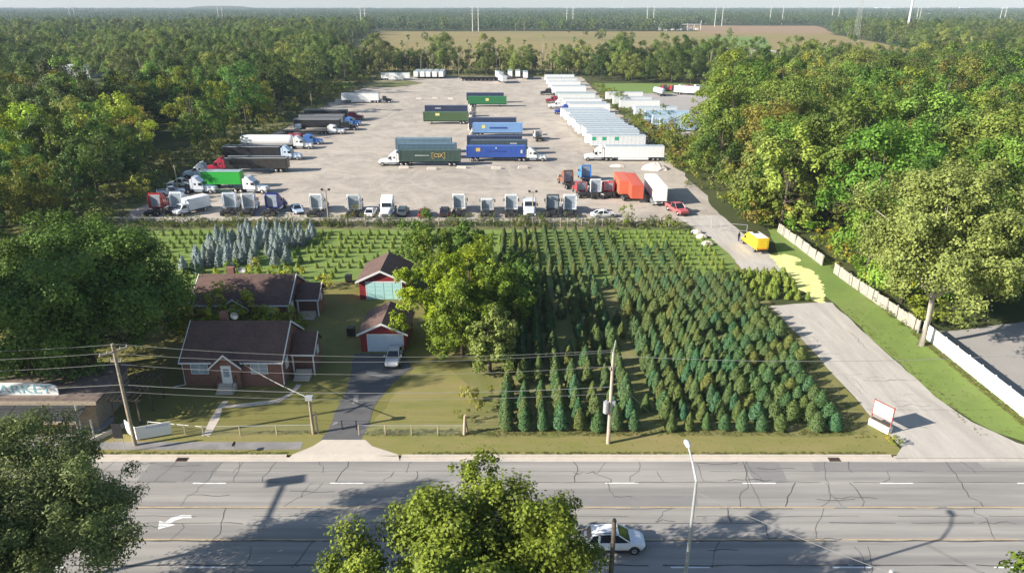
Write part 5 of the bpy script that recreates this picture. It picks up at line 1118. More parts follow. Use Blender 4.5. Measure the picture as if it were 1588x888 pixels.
for px, py, k, c, h, lb in [(458, 332, 'sedan', (.33, .42, .55), -P90 + .5, 'silver blue car by the deep blue cab'), (573, 337, 'sedan', WHT, P90, 'white car between two white cabs'), (624, 336, 'suv', (.05, .085, .10), P90, 'dark teal car right of the tall white truck'),
                            (656, 338, 'sedan', (.20, .04, .03), P90, 'dark red car in the front row'), (689, 337, 'suv', BLK, P90, 'black car left of a white cab'), (937, 340, 'sedan', WHT, .2, 'white car parked by the round olive bush'),
                            (1017, 318, 'sedan', (.16, .18, .20), -P90 + .2, 'grey car beside the orange and white trailers')]:
    p = at(px, py); spawn(CAR[k], 'parked_car', (p.x, p.y + 1.5, .02), lb, 'car', 'cars in the truck yard', h, c, 1.08)
p = at(296, 333); spawn(BOXT, 'van', (p.x, p.y + 2, .02), 'long silver white van parked askew in the left corner', 'van', None, -P90 - .6, (.60, .63, .66))
p = at(262, 305); spawn(CAR['pickup'], 'pickup_truck', (p.x, p.y + 1.5, .02), 'white pickup behind the white cab at the left corner', 'pickup', None, P90 * .3, (.66, .70, .76), 1.1)
p = at(1052, 333); spawn(CAR['pickup'], 'pickup_truck', (p.x, p.y + 1.5, .02), 'faded red pickup facing the gate', 'pickup', None, -P90 + .3, (.48, .10, .11), 1.2)
# containers on chassis in the middle of the yard
def container(px0, px1, py, dirn, col, label, cl=None):
    a, c = at(px0, py), at(px1, py); x = (a.x + c.x) / 2; y = a.y + 1.3; h = 0 if dirn > 0 else math.pi
    k = spawn(CONT, 'container', (x, y, 1.30), label, 'container', 'containers in the middle of the yard', h, col)
    spawn(CHAS, 'container_chassis', (x, y, .02), 'skeletal chassis under the ' + (cl or label), 'chassis', 'chassis under the containers', h); return k, x, y
M['gold'] = solid('gold lettering', (.60, .42, .14), .5); M['logo_pale'] = solid('pale print', (.55, .58, .6), .6); M['logo_yel'] = solid('yellow print', (.62, .60, .22), .6); M['logo_navy'] = solid('navy print', (.03, .07, .28), .5)
def side_print(k, x, z, w, hh, m, flip, nm='logo', marks=False, seed=1):
    """flat print on the container side facing the road (thickness of a decal)"""
    b = MB(); ry = -1.276
    if marks:
        rr = random.Random(seed); q = -w / 2
        while q < w / 2 - .1: ww = rr.uniform(.15, .32); b.box(q, q + ww, ry - .014, ry, -hh / 2, hh / 2 * rr.uniform(.5, 1)); q += ww + .1
    else: b.box(-w / 2, w / 2, ry - .014, ry, -hh / 2, hh / 2)
    o = b.build(nm, m, parent=k)
    if flip: o.rotation_euler = (0, 0, math.pi)
    o.location = (-x if flip else x, 0, z); return o
ca, xa, ya = container(620, 714, 258, -1, DKG, 'dark green container with gold boxed CSX lettering', 'dark green container with gold lettering')
tractor(xa - 9.8, ya, math.pi, 'sleeper', WHT, 'white sleeper cab facing left at the dark green container', 'truck tractors in the yard')
zc, wb, hb = 1.55, 1.75, .78
for sg_ in (-1, 1):
    fr = MB().prism([(sg_ * wb, -hb), (sg_ * wb, hb), (sg_ * (wb - .55), hb), (sg_ * (wb - .55), hb - .1), (sg_ * (wb - .1), hb - .1), (sg_ * (wb - .1), -hb + .1), (sg_ * (wb - .55), -hb + .1), (sg_ * (wb - .55), -hb)], -1.292, -1.276, 'y')
    fo = fr.build('logo_bracket', 'gold', parent=ca); fo.rotation_euler = (0, 0, math.pi); fo.location = (-2.3, 0, zc)
tm = text_mesh('CSX', 1.45, .012); tm.materials.append(M['gold']); to = link('lettering', tm, ca); to.rotation_euler = (R(90), 0, math.pi); to.location = (-2.3, 1.295, zc); to.scale = (.92, 1, 1)
side_print(ca, -2.1, 1.6, 3.6, .22, 'logo_pale', True, 'faint_print', True, 5)
container(617, 708, 247, -1, (.10, .17, .22), 'slate container just behind the dark green one')
container(614, 700, 238, -1, (.16, .24, .30), 'pale roofed container, third behind the dark green one')
cb, xb, yb = container(727, 812, 251, 1, (.035, .10, .40), 'royal blue container at the front of the right stack')
tractor(xb + 9.8, yb, 0, 'sleeper', (.72, .74, .74), 'white sleeper cab facing right at the royal blue container', 'truck tractors in the yard')
side_print(cb, -4.9, 2.0, 1.2, .95, 'gold', False); side_print(cb, .0, 1.6, 5.0, .5, 'logo_navy', False, 'faint_print', True, 3); side_print(cb, 6.9, 1.5, .5, .9, 'logo_pale', False, 'emblem'); side_print(cb, 0, 2.45, .4, .35, 'logo_pale', False, 'emblem')
ce, _, _ = container(734, 814, 241, 1, (.07, .10, .12), 'dark slate container between the two blue ones'); side_print(ce, 4.2, 2.1, 2.0, .4, 'logo_pale', False, 'faint_print', True, 8)
container(728, 806, 234, 1, NAVY, 'navy container, last of the front right stack')
cf, _, _ = container(738, 806, 212, 1, LBL, 'light blue container with a dark blue band'); side_print(cf, -4.6, 1.9, 1.2, 1.1, 'logo_yel', False); side_print(cf, .2, 1.5, 5.8, .55, 'logo_navy', False, 'faint_print')
container(731, 797, 203, 1, NAVY, 'navy container behind the light blue one')
cg, _, _ = container(728.5, 783, 166, 1, GRN, 'bright green container farthest up the yard'); side_print(cg, 0, 1.7, 1.3, 1.1, 'logo_yel', False)
container(727, 778, 160, 1, NAVY, 'navy container behind the bright green one')
ch_, _, _ = container(659, 724, 193, -1, OLV, 'olive green container left of the barrier line'); side_print(ch_, -2.9, 2.2, 1.5, .9, 'logo_yel', True)
ci_, _, _ = container(663, 721, 182, -1, (.03, .045, .10), 'navy container behind the olive one'); side_print(ci_, -3.0, 2.1, 2.2, .45, 'logo_pale', True, 'faint_print', True, 4)
p = at(835, 219); tractor(p.x, p.y + 2.6, P90 + .12, 'mid', (.52, .46, .40), 'lone pale brown cab standing in the middle of the yard', 'truck tractors in the yard')
# rough line of white barrier blocks and single kerb blocks
bk = MB().prism([(-.32, 0), (.32, 0), (.3, .2), (.14, .45), (.1, .95), (-.1, .95), (-.14, .45), (-.3, .2)], -1.6, 1.6, 'y', .06).mesh('concrete_barrier', 'rock')
y = 206.0; xx = at(724, 245).x
while y < 340:
    o = link('concrete_barrier', bk); t = (y - 206) / 134; o.location = (-11.6 - 8.0 * t + rng.uniform(-.5, .5), y, .02); o.rotation_euler = (0, 0, rng.uniform(-.2, .2)); o.scale = (rng.uniform(1, 2.0), rng.uniform(.8, 1.1), rng.uniform(.8, 1.3))
    tag(o, 'pale concrete barrier in the ragged line down the yard', 'barrier', 'barriers down the middle of the yard'); y += rng.uniform(3.2, 4.6)
for px, py in ((627, 261), (670, 263), (716, 261), (770, 262), (811, 261), (650, 154), (675, 153), (699, 154)):
    p = at(px, py); o = link('concrete_block', MB().prism([(-1.3, 0), (1.3, 0), (1.2, .6), (-1.2, .65)], -.35, .35, 'y', .08).mesh('concrete_block', 'rock')); o.location = p; o.rotation_euler = (0, 0, rng.uniform(-.1, .1)); tag(o, 'single pale concrete block lying ' + ('in front of the containers' if py > 200 else 'at the far end of the yard'), 'block', 'concrete blocks in the yard')
# right hand row of white trailers, doors and noses to the left
NTH = 'second third fourth fifth sixth seventh eighth ninth tenth eleventh twelfth thirteenth fourteenth fifteenth sixteenth seventeenth'.split()
row = [(193.5, 25.4, WHT, 'nearest white box trailer of the right row, hitched to a white cab')]
for k in range(15):
    Y = 210.5 + 4.15 * k; lb = 'white trailer with three green marks in the right row' if k == 0 else NTH[k] + ' trailer from the near end of the right row, parked close between its neighbours'
    row.append((Y, 22.9 - .34 * k + rng.uniform(-.7, .7) + (.9 if k in (3, 4, 11) else 0), rng.choice([WHT, OFF, (.74, .76, .77), (.66, .68, .69)]), lb))
row += [(282, 22.0, WHT, 'white trailer hitched to the blue cab in the right row'), (287, 21.0, OFF, 'white trailer just beyond the blue cab one'), (298, 20.6, WHT, 'white trailer hitched to the white cab far up the right row'), (316, 20.0, (.7, .72, .70), 'white trailer hitched to the dark red cab'),
       (321, 19.2, (.45, .58, .52), 'greenish roofed trailer far up the right row'), (345, 18.8, WHT, 'white trailer hitched to the black cab up the right row'), (349, 18.8, OFF, 'white trailer tight behind the black cab one'), (368, 18.2, WHT, 'white trailer well up the right row before the last three'),
       (384, 18.0, OFF, 'white trailer third from the far end of the right row'), (389, 18.2, WHT, 'white trailer second from the far end of the right row'), (404, 18.0, WHT, 'white trailer at the far end of the right row')]
for Y, x0, c, lb in row:
    hd = math.pi if Y in (193.5, 282, 298, 316, 345) else math.pi
    k = trailer(VAN, x0 + 8.05, Y + 1.3, hd, c, lb, 'white trailers in the right row')
    if Y == 210.5:
        for q in (-.5, -4.2, -7.2): MB().box(-q - .55, -q + .55, 1.335, 1.35, 2.7, 3.7).build('green_mark', solid('green mark', (.02, .35, .16), .5), parent=k)
    t = {193.5: ('sleeper', WHT, 'white sleeper cab at the nearest white trailer of the right row'), 282: ('sleeper', (.03, .06, .32), 'blue sleeper cab in the right row'), 298: ('sleeper', WHT, 'white sleeper cab up the right row beyond the blue one'),
         316: ('mid', (.25, .03, .05), 'dark red cab far up the right row'), 345: ('mid', BLK, 'black cab far up the right row')}.get(Y)
    if t: tractor(x0 - 1.75, Y + 1.3, math.pi, t[0], t[1], t[2], 'truck tractors in the yard')
mnd = MB(); n = 16; rings = []
for rad, zz in ((2.6, 0), (2.2, .5), (1.5, 1.1), (.7, 1.5), (.15, 1.65)): rings.append([((rad * rng.uniform(.85, 1.15)) * 1.5 * math.cos(a * 6.283 / n), rad * rng.uniform(.85, 1.15) * math.sin(a * 6.283 / n), zz * rng.uniform(.85, 1.1)) for a in range(n)])
o = mnd.loft(rings).build('sand_heap', 'rock'); p = at(1016, 262); o.location = p; tag(o, 'heap of pale sand in front of the nearest right trailer', 'heap')
o = link('sand_heap', o.data); o.location = at(958, 258); o.scale = (.6, .5, .35); tag(o, 'low scrape of pale sand left of the heap', 'heap')
# second yard
for px, py, c, lb, kit in [(940, 158, WHT, 'white trailer at the far left of the grey yard', VAN), (951, 166, OFF, 'white trailer beside the far left one of the grey yard', VAN), (961, 172, WHT, 'white trailer with low sides nearest the shrub strip', VAN),
                           (984, 183, (.62, .68, .72), 'pale trailer half behind the round shrub', VAN), (1000, 190, (.42, .60, .74), 'pale blue trailer in the grey yard', VANR), (1012, 198, (.50, .62, .74), 'pale blue trailer before the ribbed one', VANR), (1024, 204, (.40, .52, .70), 'blue grey ribbed trailer nearest in the grey yard', VANR)]:
    p = at(px, py); trailer(kit, p.x + 8, p.y + 1.3, math.pi, c, lb, 'trailers in the grey yard')
p = at(1023, 149); r = spawn(HOPPER, 'tank_trailer', (p.x, p.y + 2, .022), 'small silver tank trailer standing alone in the grey yard', 'trailer', None, P90 + .25, SIL, (.6, .9, .9))
for i, (px, py, c, w) in enumerate([(1030, 141, DKRED, 'dark red'), (1043, 142, RED, 'red'), (1056, 141, WHT, 'white'), (1068, 141, RED, 'bright red'), (1080, 141, OFF, 'off white')]):
    p = at(px, py); tractor(p.x, p.y, P90 + .2, 'mid', c, w + ' cab in the far corner of the grey yard' + (' nearest the tank' if i == 0 else ' beside the white trailer' if i == 3 else ''), 'cabs in the grey yard')
p = at(1060, 148); trailer(VAN12, p.x + 2, p.y + 2, -.5, WHT, 'short white trailer in front of the red cabs', 'trailers in the grey yard')
# back of the yard
p = at(614, 124.5); trailer(VAN, p.x, p.y, 0, WHT, 'long white trailer broadside at the back left of the yard', 'trailers at the back of the yard')
for i, px in enumerate((645, 655, 664, 674, 684)):
    p = at(px, 122.5); trailer(VAN, p.x, p.y + 8, -P90, WHT, ['first', 'second', 'third', 'fourth', 'fifth'][i] + ' of five white trailers end on at the back of the yard', 'trailers at the back of the yard')
for i, (px, py) in enumerate(((774, 124), (791, 122), (803, 122), (815, 124), (779, 130))):
    p = at(px, py); trailer(VAN12, p.x, p.y + 6, -P90 + (.2 if i in (0, 4) else 0), WHT, ['white trailer end on behind the foremost back one', 'white trailer end on, left of the back pair', 'white trailer end on, right of the back pair', 'white trailer end on nearest the right row', 'foremost white trailer end on at the back'][i], 'trailers at the back of the yard')
for i in range(9):
    p = at(716 + i * 6.5, 126); r = spawn(CHAS, 'container_chassis', (p.x, p.y + 6, .02), 'empty dark chassis in the row at the back of the yard', 'chassis', 'empty chassis at the back of the yard', P90 + .3, None, (.75, 1, 1))
# cluster by the gate
for px, py, k, c, h, lb in [(880, 293, 'sleeper', BRN, P90 + .25, 'rusty brown sleeper cab left in the gate cluster'), (909, 284, 'sleeper', (.03, .22, .62), P90 + .1, 'bright blue cab at the back of the gate cluster'), (902, 307, 'mid', (.30, .03, .04), P90 + .15, 'dark red cab with bare chassis in the gate cluster'),
                            (925, 308, 'sleeper', (.62, .66, .70), P90, 'grey white cab in the middle of the gate cluster'), (945, 307, 'mid', (.60, .01, .03), P90, 'vivid red cab in the gate cluster'), (958, 304, 'mid', (.10, .11, .11), P90, 'small dark grey cab right of the vivid red one'),
                            (973, 311, 'sleeper', BLK, P90 + .08, 'black cab beside the orange trailer')]:
    p = at(px, py); tractor(p.x, p.y + 3.2, h, k, c, lb, 'cabs in the cluster by the gate')
trailer(ORGK, 26.9, 155.0, -P90, ORG, 'orange red trailer standing beside the black cab', 'trailers by the gate').scale = (1, 1, 1)
trailer(ORG9, 24.8, 157.5, -P90, (.60, .15, .08), 'short orange trailer behind the nearer orange one', 'trailers by the gate')
trailer(van_kit(13, skirt=False, roofm='white'), 31.6, 153.5, -P90, (.84, .84, .84), 'bright white trailer end on beside the orange one', 'trailers by the gate')
p = at(934, 307); r = link('white_boulder', MB().loft([[(rad * math.cos(a), rad * math.sin(a), z) for a in [q * .785 for q in range(8)]] for rad, z in ((.6, 0), (.7, .4), (.5, .8), (.15, 1.0))]).mesh('boulder', 'rock')); r.name = 'boulder'; r.location = p; tag(r, 'white boulder at the feet of the gate cluster', 'boulder')
for i, (px, py) in enumerate(((1080, 362), (1088, 369), (1097, 380))): o = link('boulder', r.data); o.location = at(px, py); o.scale = (1.6, 1.3, .8); tag(o, ['farthest pale boulder edging the drive by the young firs', 'middle pale boulder edging the drive by the young firs', 'nearest pale boulder edging the drive by the young firs'][i], 'boulder', 'boulders along the drive')
# road and driveway cars, yellow truck and its driver
spawn(CAR['suv'], 'car', (8.1, 45.0, RZ + .006), 'white hatchback driving right along the near lane', 'car', None, 0, (.80, .81, .82), 1.04)
p = at(607, 573); spawn(CAR['sedan'], 'car', (p.x, p.y + 2.3, .03), 'silver sedan parked nose out before the red garage', 'car', None, -P90, (.50, .52, .55), 1.0)
yt = spawn(BOXT, 'box_truck', (42.7, 118.6, .03), 'yellow box truck parked on the drive by the fence', 'truck', None, P90 + .12, YEL, .88)
MB().box(-3.17, -3.11, -1.0, 1.0, .95, 1.15).build('stripe', 'orange', parent=yt); MB().box(.1, .9, -.5, .5, 3.2, 3.34).build('roof_unit', 'dark', parent=yt)
def person(loc, rz, label):
    r = root('person', loc, label, 'person', None, rz); vs = []; es = []; rad = []
    def chain_(pts, rr, start=None):
        prev = start
        for p_, q in zip(pts, rr):
            vs.append(p_); rad.append(q); i = len(vs) - 1
            if prev is not None: es.append((prev, i))
            prev = i
        return prev
    pel = chain_([(0, 0, .95)], [.15]); ch2 = chain_([(0, 0, 1.15), (0, .01, 1.36)], [.14, .16], pel); nk = chain_([(0, 0, 1.5), (0, -.02, 1.6), (0, -.03, 1.72)], [.06, .09, .10], ch2)
    for s in (-1, 1):
        chain_([(s * .10, 0, .86), (s * .11, -.02, .48), (s * .11, .02, .1), (s * .11, -.12, .05)], [.10, .07, .05, .04], pel)
        wr = chain_([(s * .2, 0, 1.42), (s * .25, .02, 1.15), (s * .24, -.08, .92)], [.065, .05, .035], ch2)
        pm_ = chain_([(s * .235, -.10, .84)], [.035], wr)
        for f, (dx, dy, l) in enumerate(((.03, -.02, .07), (.01, -.03, .09), (-.01, -.03, .085), (-.03, -.02, .07), (-.05 * s, -.05, .05))): chain_([(s * .235 + dx, -.10 + dy, .84 - l)], [.009], pm_)
    me = bpy.data.meshes.new('body'); me.from_pydata(vs, es, []); o = link('body', me, r); me.materials.append(M['cloth'])
    sk = o.modifiers.new('skin', 'SKIN'); me.skin_vertices.new() if not me.skin_vertices else None
    for i, q in enumerate(rad): me.skin_vertices[0].data[i].radius = (q, q)
    me.skin_vertices[0].data[0].use_root = True; o.modifiers.new('sub', 'SUBSURF').levels = 1
    MB().loft([[(k * .098 * math.cos(a), -.03 + k * .10 * math.sin(a), z) for a in [q * .785 for q in range(8)]] for k, z in ((.9, 1.70), (1.08, 1.76), (.9, 1.83), (.3, 1.87))]).build('hair', 'dark', parent=r, smooth=True)
    MB().loft([[(k * .07 * math.cos(a), -.10 + k * .04 * math.sin(a), z) for a in [q * .785 for q in range(8)]] for k, z in ((.5, 1.60), (1, 1.66), (1, 1.74), (.6, 1.78))]).build('face', 'skin', parent=r, smooth=True)
person((at(1145, 374).x, at(1145, 374).y, .03), R(30), 'person in dark clothes standing on the drive by the yellow truck')
p = at(590, 441)
# ------------------------------------------------------------------ single trees and shrubs near the road
def one(kit, name, loc, label, cat='tree', rz=0, sc=1.0, group=None, col=None): return spawn(kit, name, (*loc, 0), label, cat, group, rz, col, sc)
one(tree_kit(11, 12.7, 8.4, 3.0, 330, 330, .25, 'leaf_maple', .32, 'bark', .66, fine=True, lobes=.34, rmin=.13, rmax=.23, fill=.3, nb=30), 'maple_tree', (-2.0, 34.8), 'bright yellow green leafy tree standing before the road')
one(tree_kit(12, 16.0, 8.9, 4.0, 340, 430, .23, 'leaf_ash', .34, 'bark', .42, fine=True, lobes=.36, rmin=.13, rmax=.25, fill=.3, nb=30), 'ash_tree', (-31.5, 36.0), 'dark fine leaved tree at the bottom left corner')
one(tree_kit(13, 9.5, 3.4, 2.5, 40, 110, .34, 'leaf_maple', .2, 'bark', .6, rmin=.2, rmax=.34), 'maple_tree', (32.5, 33.5), 'small bright leafy tree top in the bottom right corner', col=(.75, .85, .9))
one(tree_kit(14, 17.6, 11.6, .8, 560, 105, .34, 'leaf_oak', .5, 'bark', .66, fine=True, lobes=.26, rmin=.12, rmax=.22, fill=.28, nb=30), 'oak_tree', (-49.5, 74.5), 'huge dark green tree left of the brick house')
one(tree_kit(15, 12.0, 9.0, 1.0, 130, 44, .40, 'leaf_oak', .45, 'bark', .66, lobes=.3, rmin=.12, rmax=.24, nb=22), 'oak_tree', (-64.0, 86), 'broad dark green tree at the left edge behind the market', col=(1.1, 1.05, .95))
one(tree_kit(16, 10.0, 7.5, 1.0, 90, 44, .40, 'leaf_oak', .35, 'bark', .66, rmin=.14, rmax=.26), 'oak_tree', (-67, 77), 'lower dark tree spreading behind the market roof', col=(.9, .95, .9))
one(tree_kit(17, 23.6, 10.6, 5.4, 620, 115, .34, 'leaf_cottonwood', .34, 'bark_pale', .66, fine=True, lobes=.3, rmin=.11, rmax=.2, fill=.3, nb=44, fork=.32), 'cottonwood_tree', (51.6, 80.6), 'large pale leaved tree with whitish trunk by the white fence')
one(tree_kit(18, 17, 7.5, 2, 90, 34, .46, 'leaf_cottonwood', .4, 'bark_pale', .66, rmin=.14, rmax=.26), 'cottonwood_tree', (62, 97), 'pale leafy tree behind the large whitish trunked one', col=(.8, .9, .9))
one(tree_kit(19, 13, 6.5, 1, 80, 36, .46, 'leaf_oak', .3, 'bark', .66, rmin=.14, rmax=.26), 'oak_tree', (55.5, 104), 'dark green tree crowding the board fence', col=(1.3, 1.25, 1.0))
one(tree_kit(20, 17, 7, 2, 80, 34, .46, 'leaf_yellow', .35, 'bark', .66, rmin=.14, rmax=.26), 'maple_tree', (92, 122), 'vivid yellow green tree at the right edge of the wood', col=(.85, 1.0, .8))
for i, (x, y, hh) in enumerate(((-66, 58.5, 30), (-76, 59, 33))):  # out of view, added with high crowns to throw shade on the house
    one(tree_kit(30 + i, hh, 8, 15 + 3 * i, 90, 40, .5, 'leaf_oak', .5, 'bark', .66), 'oak_tree', (x, y), ['tall high crowned tree beyond the left edge, shading the house', 'second tall high crowned tree beyond the left edge'][i])
# bright clump between driveway and firs
cl = [(12, 5.2, -9.6, 80.6, 'leaf_yellow', 'bright yellow green tree right beside the front garage', (1.15, 1.2, .9)), (12, 5.2, -5.6, 86.0, 'leaf_yellow', 'yellow green tree at the back of the bright clump', (1.0, 1.12, .9)), (10.5, 4.8, -6.0, 77.5, 'leaf_maple', 'green tree at the front of the bright clump', (1.0, 1.1, .9)),
      (11.5, 4.8, -2.2, 81.5, 'leaf_maple', 'green tree at the right of the bright clump', (.85, 1.0, .9)), (8.0, 4.0, -2.6, 73.8, 'leaf_ash', 'dull green tree leaning out of the clump over the dry yard', (1.5, 1.45, 1.1)), (10.5, 4.4, -11.5, 97.5, 'leaf_maple', 'green tree beside the rear garage', (.75, .85, .8)),
      (9.5, 4.0, -4.5, 97, 'leaf_yellow', 'yellow green tree between the clump and the firs', (.75, .9, .9)), (10, 4.2, -15.0, 108, 'leaf_oak', 'dark green tree behind the rear garage roof', (1.1, 1.1, 1)), (7.5, 3.6, .6, 90, 'leaf_oak', 'dark leafy tree in the shade right of the bright clump', (.9, 1, 1)), (7, 3.4, .8, 97, 'leaf_oak', 'dark leafy tree at the shaded corner of the firs', (.9, 1, 1)), (8.5, 3.8, -7.5, 110, 'leaf_oak', 'dark rounded tree at the back of the young firs', (1.0, 1.05, 1))]
for i, (h, rr, x, y, lm, lb, c) in enumerate(cl):
    one(tree_kit(40 + i, h, rr, .3, 200, 230, .30, lm, .2, 'bark', .64, fine=True, lobes=.3, rmin=.18, rmax=.34, nb=8), 'deciduous_tree', (x, y), lb, 'tree', 0, 1, 'bright tree clump by the garage', c)
BUSH = [KIT['bush%d' % i] for i in range(4)]
scrub = []
def scr(x, y, s, *a): scrub.append((x, y, 0, s, rng.uniform(0, 6.28), rng.randrange(4)))
def bush(x, y, s, label, group=None, col=None, k=None, nm='shrub'):
    o = link(nm, BUSH[rng.randrange(4) if k is None else k]); o.location = (x, y, 0); o.rotation_euler = (0, 0, rng.uniform(0, 6.28)); o.scale = (s * rng.uniform(.9, 1.2), s * rng.uniform(.9, 1.2), s * rng.uniform(.8, 1.15))
    if col: o.color = (*col, 1)
    return tag(o, label, 'shrub', group)
for px, py, s, lb, c in [(738, 628, 1.2, 'straggly olive shrub over the fence end', (1.5, 1.3, .9)), (716, 655, .6, 'low dry shrub at the foot of the fence post', (1.6, 1.3, .9)), (967, 352, 1.5, 'round olive bush in the truck yard fence line', (1.6, 1.5, .8)), (1043, 358, 1.25, 'loose dark bush left of the gate', (1.1, 1.1, .9)),
                           (552, 337, 1.0, 'orange and green bush in front of a white cab', (2.2, 1.3, .7)), (1025, 190, 2.1, 'round shrub hiding the grey yard trailers', (1.2, 1.15, .9)), (1387, 690, .5, 'dry weeds at the drive corner by the sign', (2.2, 1.9, .8)), (1378, 682, .35, 'small tan weeds below the roadside sign', (2.6, 1.9, .9)),
                           (280, 650, .5, 'dark shrub behind the white banner', (.7, .7, .7)), (120, 360, 1.8, 'broad low bush at the left of the young firs', (1, 1.1, .8))]:
    p = at(px, py); bush(p.x, p.y, s, lb, None, c)
for i in range(30):                                   # young shrubs round the rear house
    x, y = rng.uniform(-45, -28), rng.choice([rng.uniform(82.0, 86.2), rng.uniform(83.0, 86.0), rng.uniform(97.5, 103)])
    bush(x, y, rng.uniform(.8, 1.4), 'sunny yellow green shrub around the rear brick bungalow', 'shrubs around the rear bungalow', (2.0, 1.9, .7))
for i in range(11):
    bush(-44.5 + 1.55 * i + rng.uniform(-.4, .4), 85.4 + rng.uniform(-.5, .4), rng.uniform(.95, 1.45), 'sunny shrub in the row before the rear bungalow wall', 'shrub row before the rear bungalow', (1.9, 1.85, .7))
for px, py, s in ((357, 478, 1.9), (401, 480, 1.5), (312, 470, 2.0), (333, 490, 1.2)):
    p = at(px, py + 14); bush(p.x, 85.2, s * 1.15, 'tall sunny shrub growing against the rear bungalow', 'tall shrubs against the rear bungalow', (2.0, 1.9, .7), 3)
for i in range(130):                                   # scrub along the yard's left bank
    t = rng.random(); (bush if i < 62 else scr)(-81.5 - rng.random() ** 1.3 * 11, 138 + 290 * t ** 1.4, rng.uniform(1.0, 2.3), 'scrubby shrub on the left bank of the truck yard', 'shrubs on the left bank', (rng.uniform(.9, 1.6), rng.uniform(.9, 1.4), .8))
for i in range(56):
    bush(44.8 + rng.uniform(-2.0, 2.4), 170 + 225 * rng.random(), rng.uniform(.8, 1.7), 'shrub in the weedy strip right of the white trailers', 'shrubs in the strip between the yards', (rng.uniform(1, 1.6), rng.uniform(1, 1.4), .85))
for i in range(84):
    (bush if i < 44 else scr)(rng.uniform(46.8, 56) - (1 if i % 3 else 0), 131 + 100 * rng.random() ** 1.5, rng.uniform(1.3, 2.7), 'leafy shrub at the foot of the wood by the drive', 'shrubs at the foot of the right wood', (rng.uniform(1.1, 1.8), rng.uniform(1.1, 1.6), .8))
for i in range(24):
    y = rng.uniform(86, 130); bush(55 + rng.uniform(-.6, 3.2), y, rng.uniform(1.0, 2.1), 'leafy shrub pressing on the board fence', 'shrubs behind the board fence', (rng.uniform(1.1, 1.9), rng.uniform(1.2, 1.8), .7))
for i in range(40):
    scr(rng.uniform(-95, 44), rng.uniform(439, 447), rng.uniform(1.0, 2.4), 'low shrub along the back of the truck yard', 'shrubs along the back of the yard', (rng.uniform(1.0, 1.5), rng.uniform(.95, 1.3), .8))
for i in range(30):
    scr(rng.uniform(-108, -76), rng.uniform(122, 142), rng.uniform(.9, 2.1), 'dark scrub in the corner left of the truck yard', 'scrub in the left corner', (rng.uniform(.7, 1.1), rng.uniform(.8, 1.1), .8))
for i in range(60):
    y = rng.uniform(140, 300); x = -92 - rng.random() * (y * .55 - 20)
    scr(x, y, rng.uniform(1.4, 3.2), 'leafy undergrowth shrub in a clearing of the left wood', 'shrubs in the left wood clearings', (rng.uniform(.9, 1.7), rng.uniform(1.0, 1.5), .75))
# weeds along the yard's front fence and thin dry tufts, too many to count
wd = [(rng.uniform(-80, 31), 133.0 + rng.gauss(0, 1.0), 0, rng.uniform(.22, .72), rng.uniform(0, 6.28), rng.randrange(4)) for i in range(520)]
wd += [(rng.uniform(-84, -77), rng.uniform(138, 430), 0, rng.uniform(.2, .7), rng.uniform(0, 6.28), rng.randrange(4)) for i in range(320)]
wd += [(rng.uniform(41, 47.5), rng.uniform(160, 392), 0, rng.uniform(.2, .6), rng.uniform(0, 6.28), rng.randrange(4)) for i in range(300)]
wd += [(rng.uniform(52, 53.0), rng.uniform(84, 130), 0, rng.uniform(.12, .3), rng.uniform(0, 6.28), rng.randrange(4)) for i in range(120)]
scatter('undergrowth', scrub, BUSH, 'thick scrub under the woods and round the yard')
scatter('weeds', wd, BUSH, 'tangled weeds along the fences and banks of the yard')

# grass too fine to count: tufts over the verges and yards, thickest along edges
gm = []
for i in range(3):
    rg = np.random.default_rng(80 + i); n = 16; P = np.stack([rg.normal(size=n) * .13, rg.normal(size=n) * .13, np.full(n, .07)], 1); Nn = rg.normal(size=(n, 3)); Nn[:, 2] *= .3; Nn /= np.linalg.norm(Nn, axis=1, keepdims=True)
    gm.append(leaf_mesh('tuft', P, Nn, .17, .25, rg.random(n), ['leaf_grass'], up=np.tile([0, 0, 1.0], (n, 1))))
gp = []
def tufts(n, x0, x1, y0, y1, s0=.5, s1=1.2):
    for i in range(n): gp.append((rng.uniform(x0, x1), rng.uniform(y0, y1), .0, rng.uniform(s0, s1) * .55, rng.uniform(0, 6.28), rng.randrange(3)))
tufts(500, -42, 37.4, 57.35, 60.6, .3, .7); tufts(900, -42, 37.4, 57.3, 57.6, .6, 1.3); tufts(250, -40, -20, 59.6, 70, .3, .6); tufts(250, -12, -4, 60.5, 76, .3, .6); tufts(900, -14, 34, 60.4, 61.6, .7, 1.6)
tufts(500, 46.6, 53, 60, 128, .4, .9); tufts(900, 33.5, 37.2, 60, 94, .6, 1.5); tufts(700, 52.2, 53.1, 60, 84, .8, 1.8); tufts(1500, -1, 34, 61, 95, .4, 1.1); tufts(300, -30, -20, 78, 104, .4, .8); tufts(500, 45.8, 47.6, 60, 110, .6, 1.3); tufts(260, -26, 10, 60.6, 61.3, .6, 1.2)
gp = [g_ for g_ in gp if not (-21.5 < g_[0] < -9.5 and g_[1] < 60.2) and not (-43 < g_[0] < -20.3 and 58.0 < g_[1] < 59.4) and not (g_[0] > 36.2 and g_[0] < 46.5) and not (g_[1] > 92 and g_[1] < 116 and g_[0] < 49.5 and g_[0] > 40) and not in_poly(g_[0], g_[1], [at(x, y)[:2] for x, y in dv])]
scatter('grass', gp, gm, 'rough grass tufts over the verges and yards')
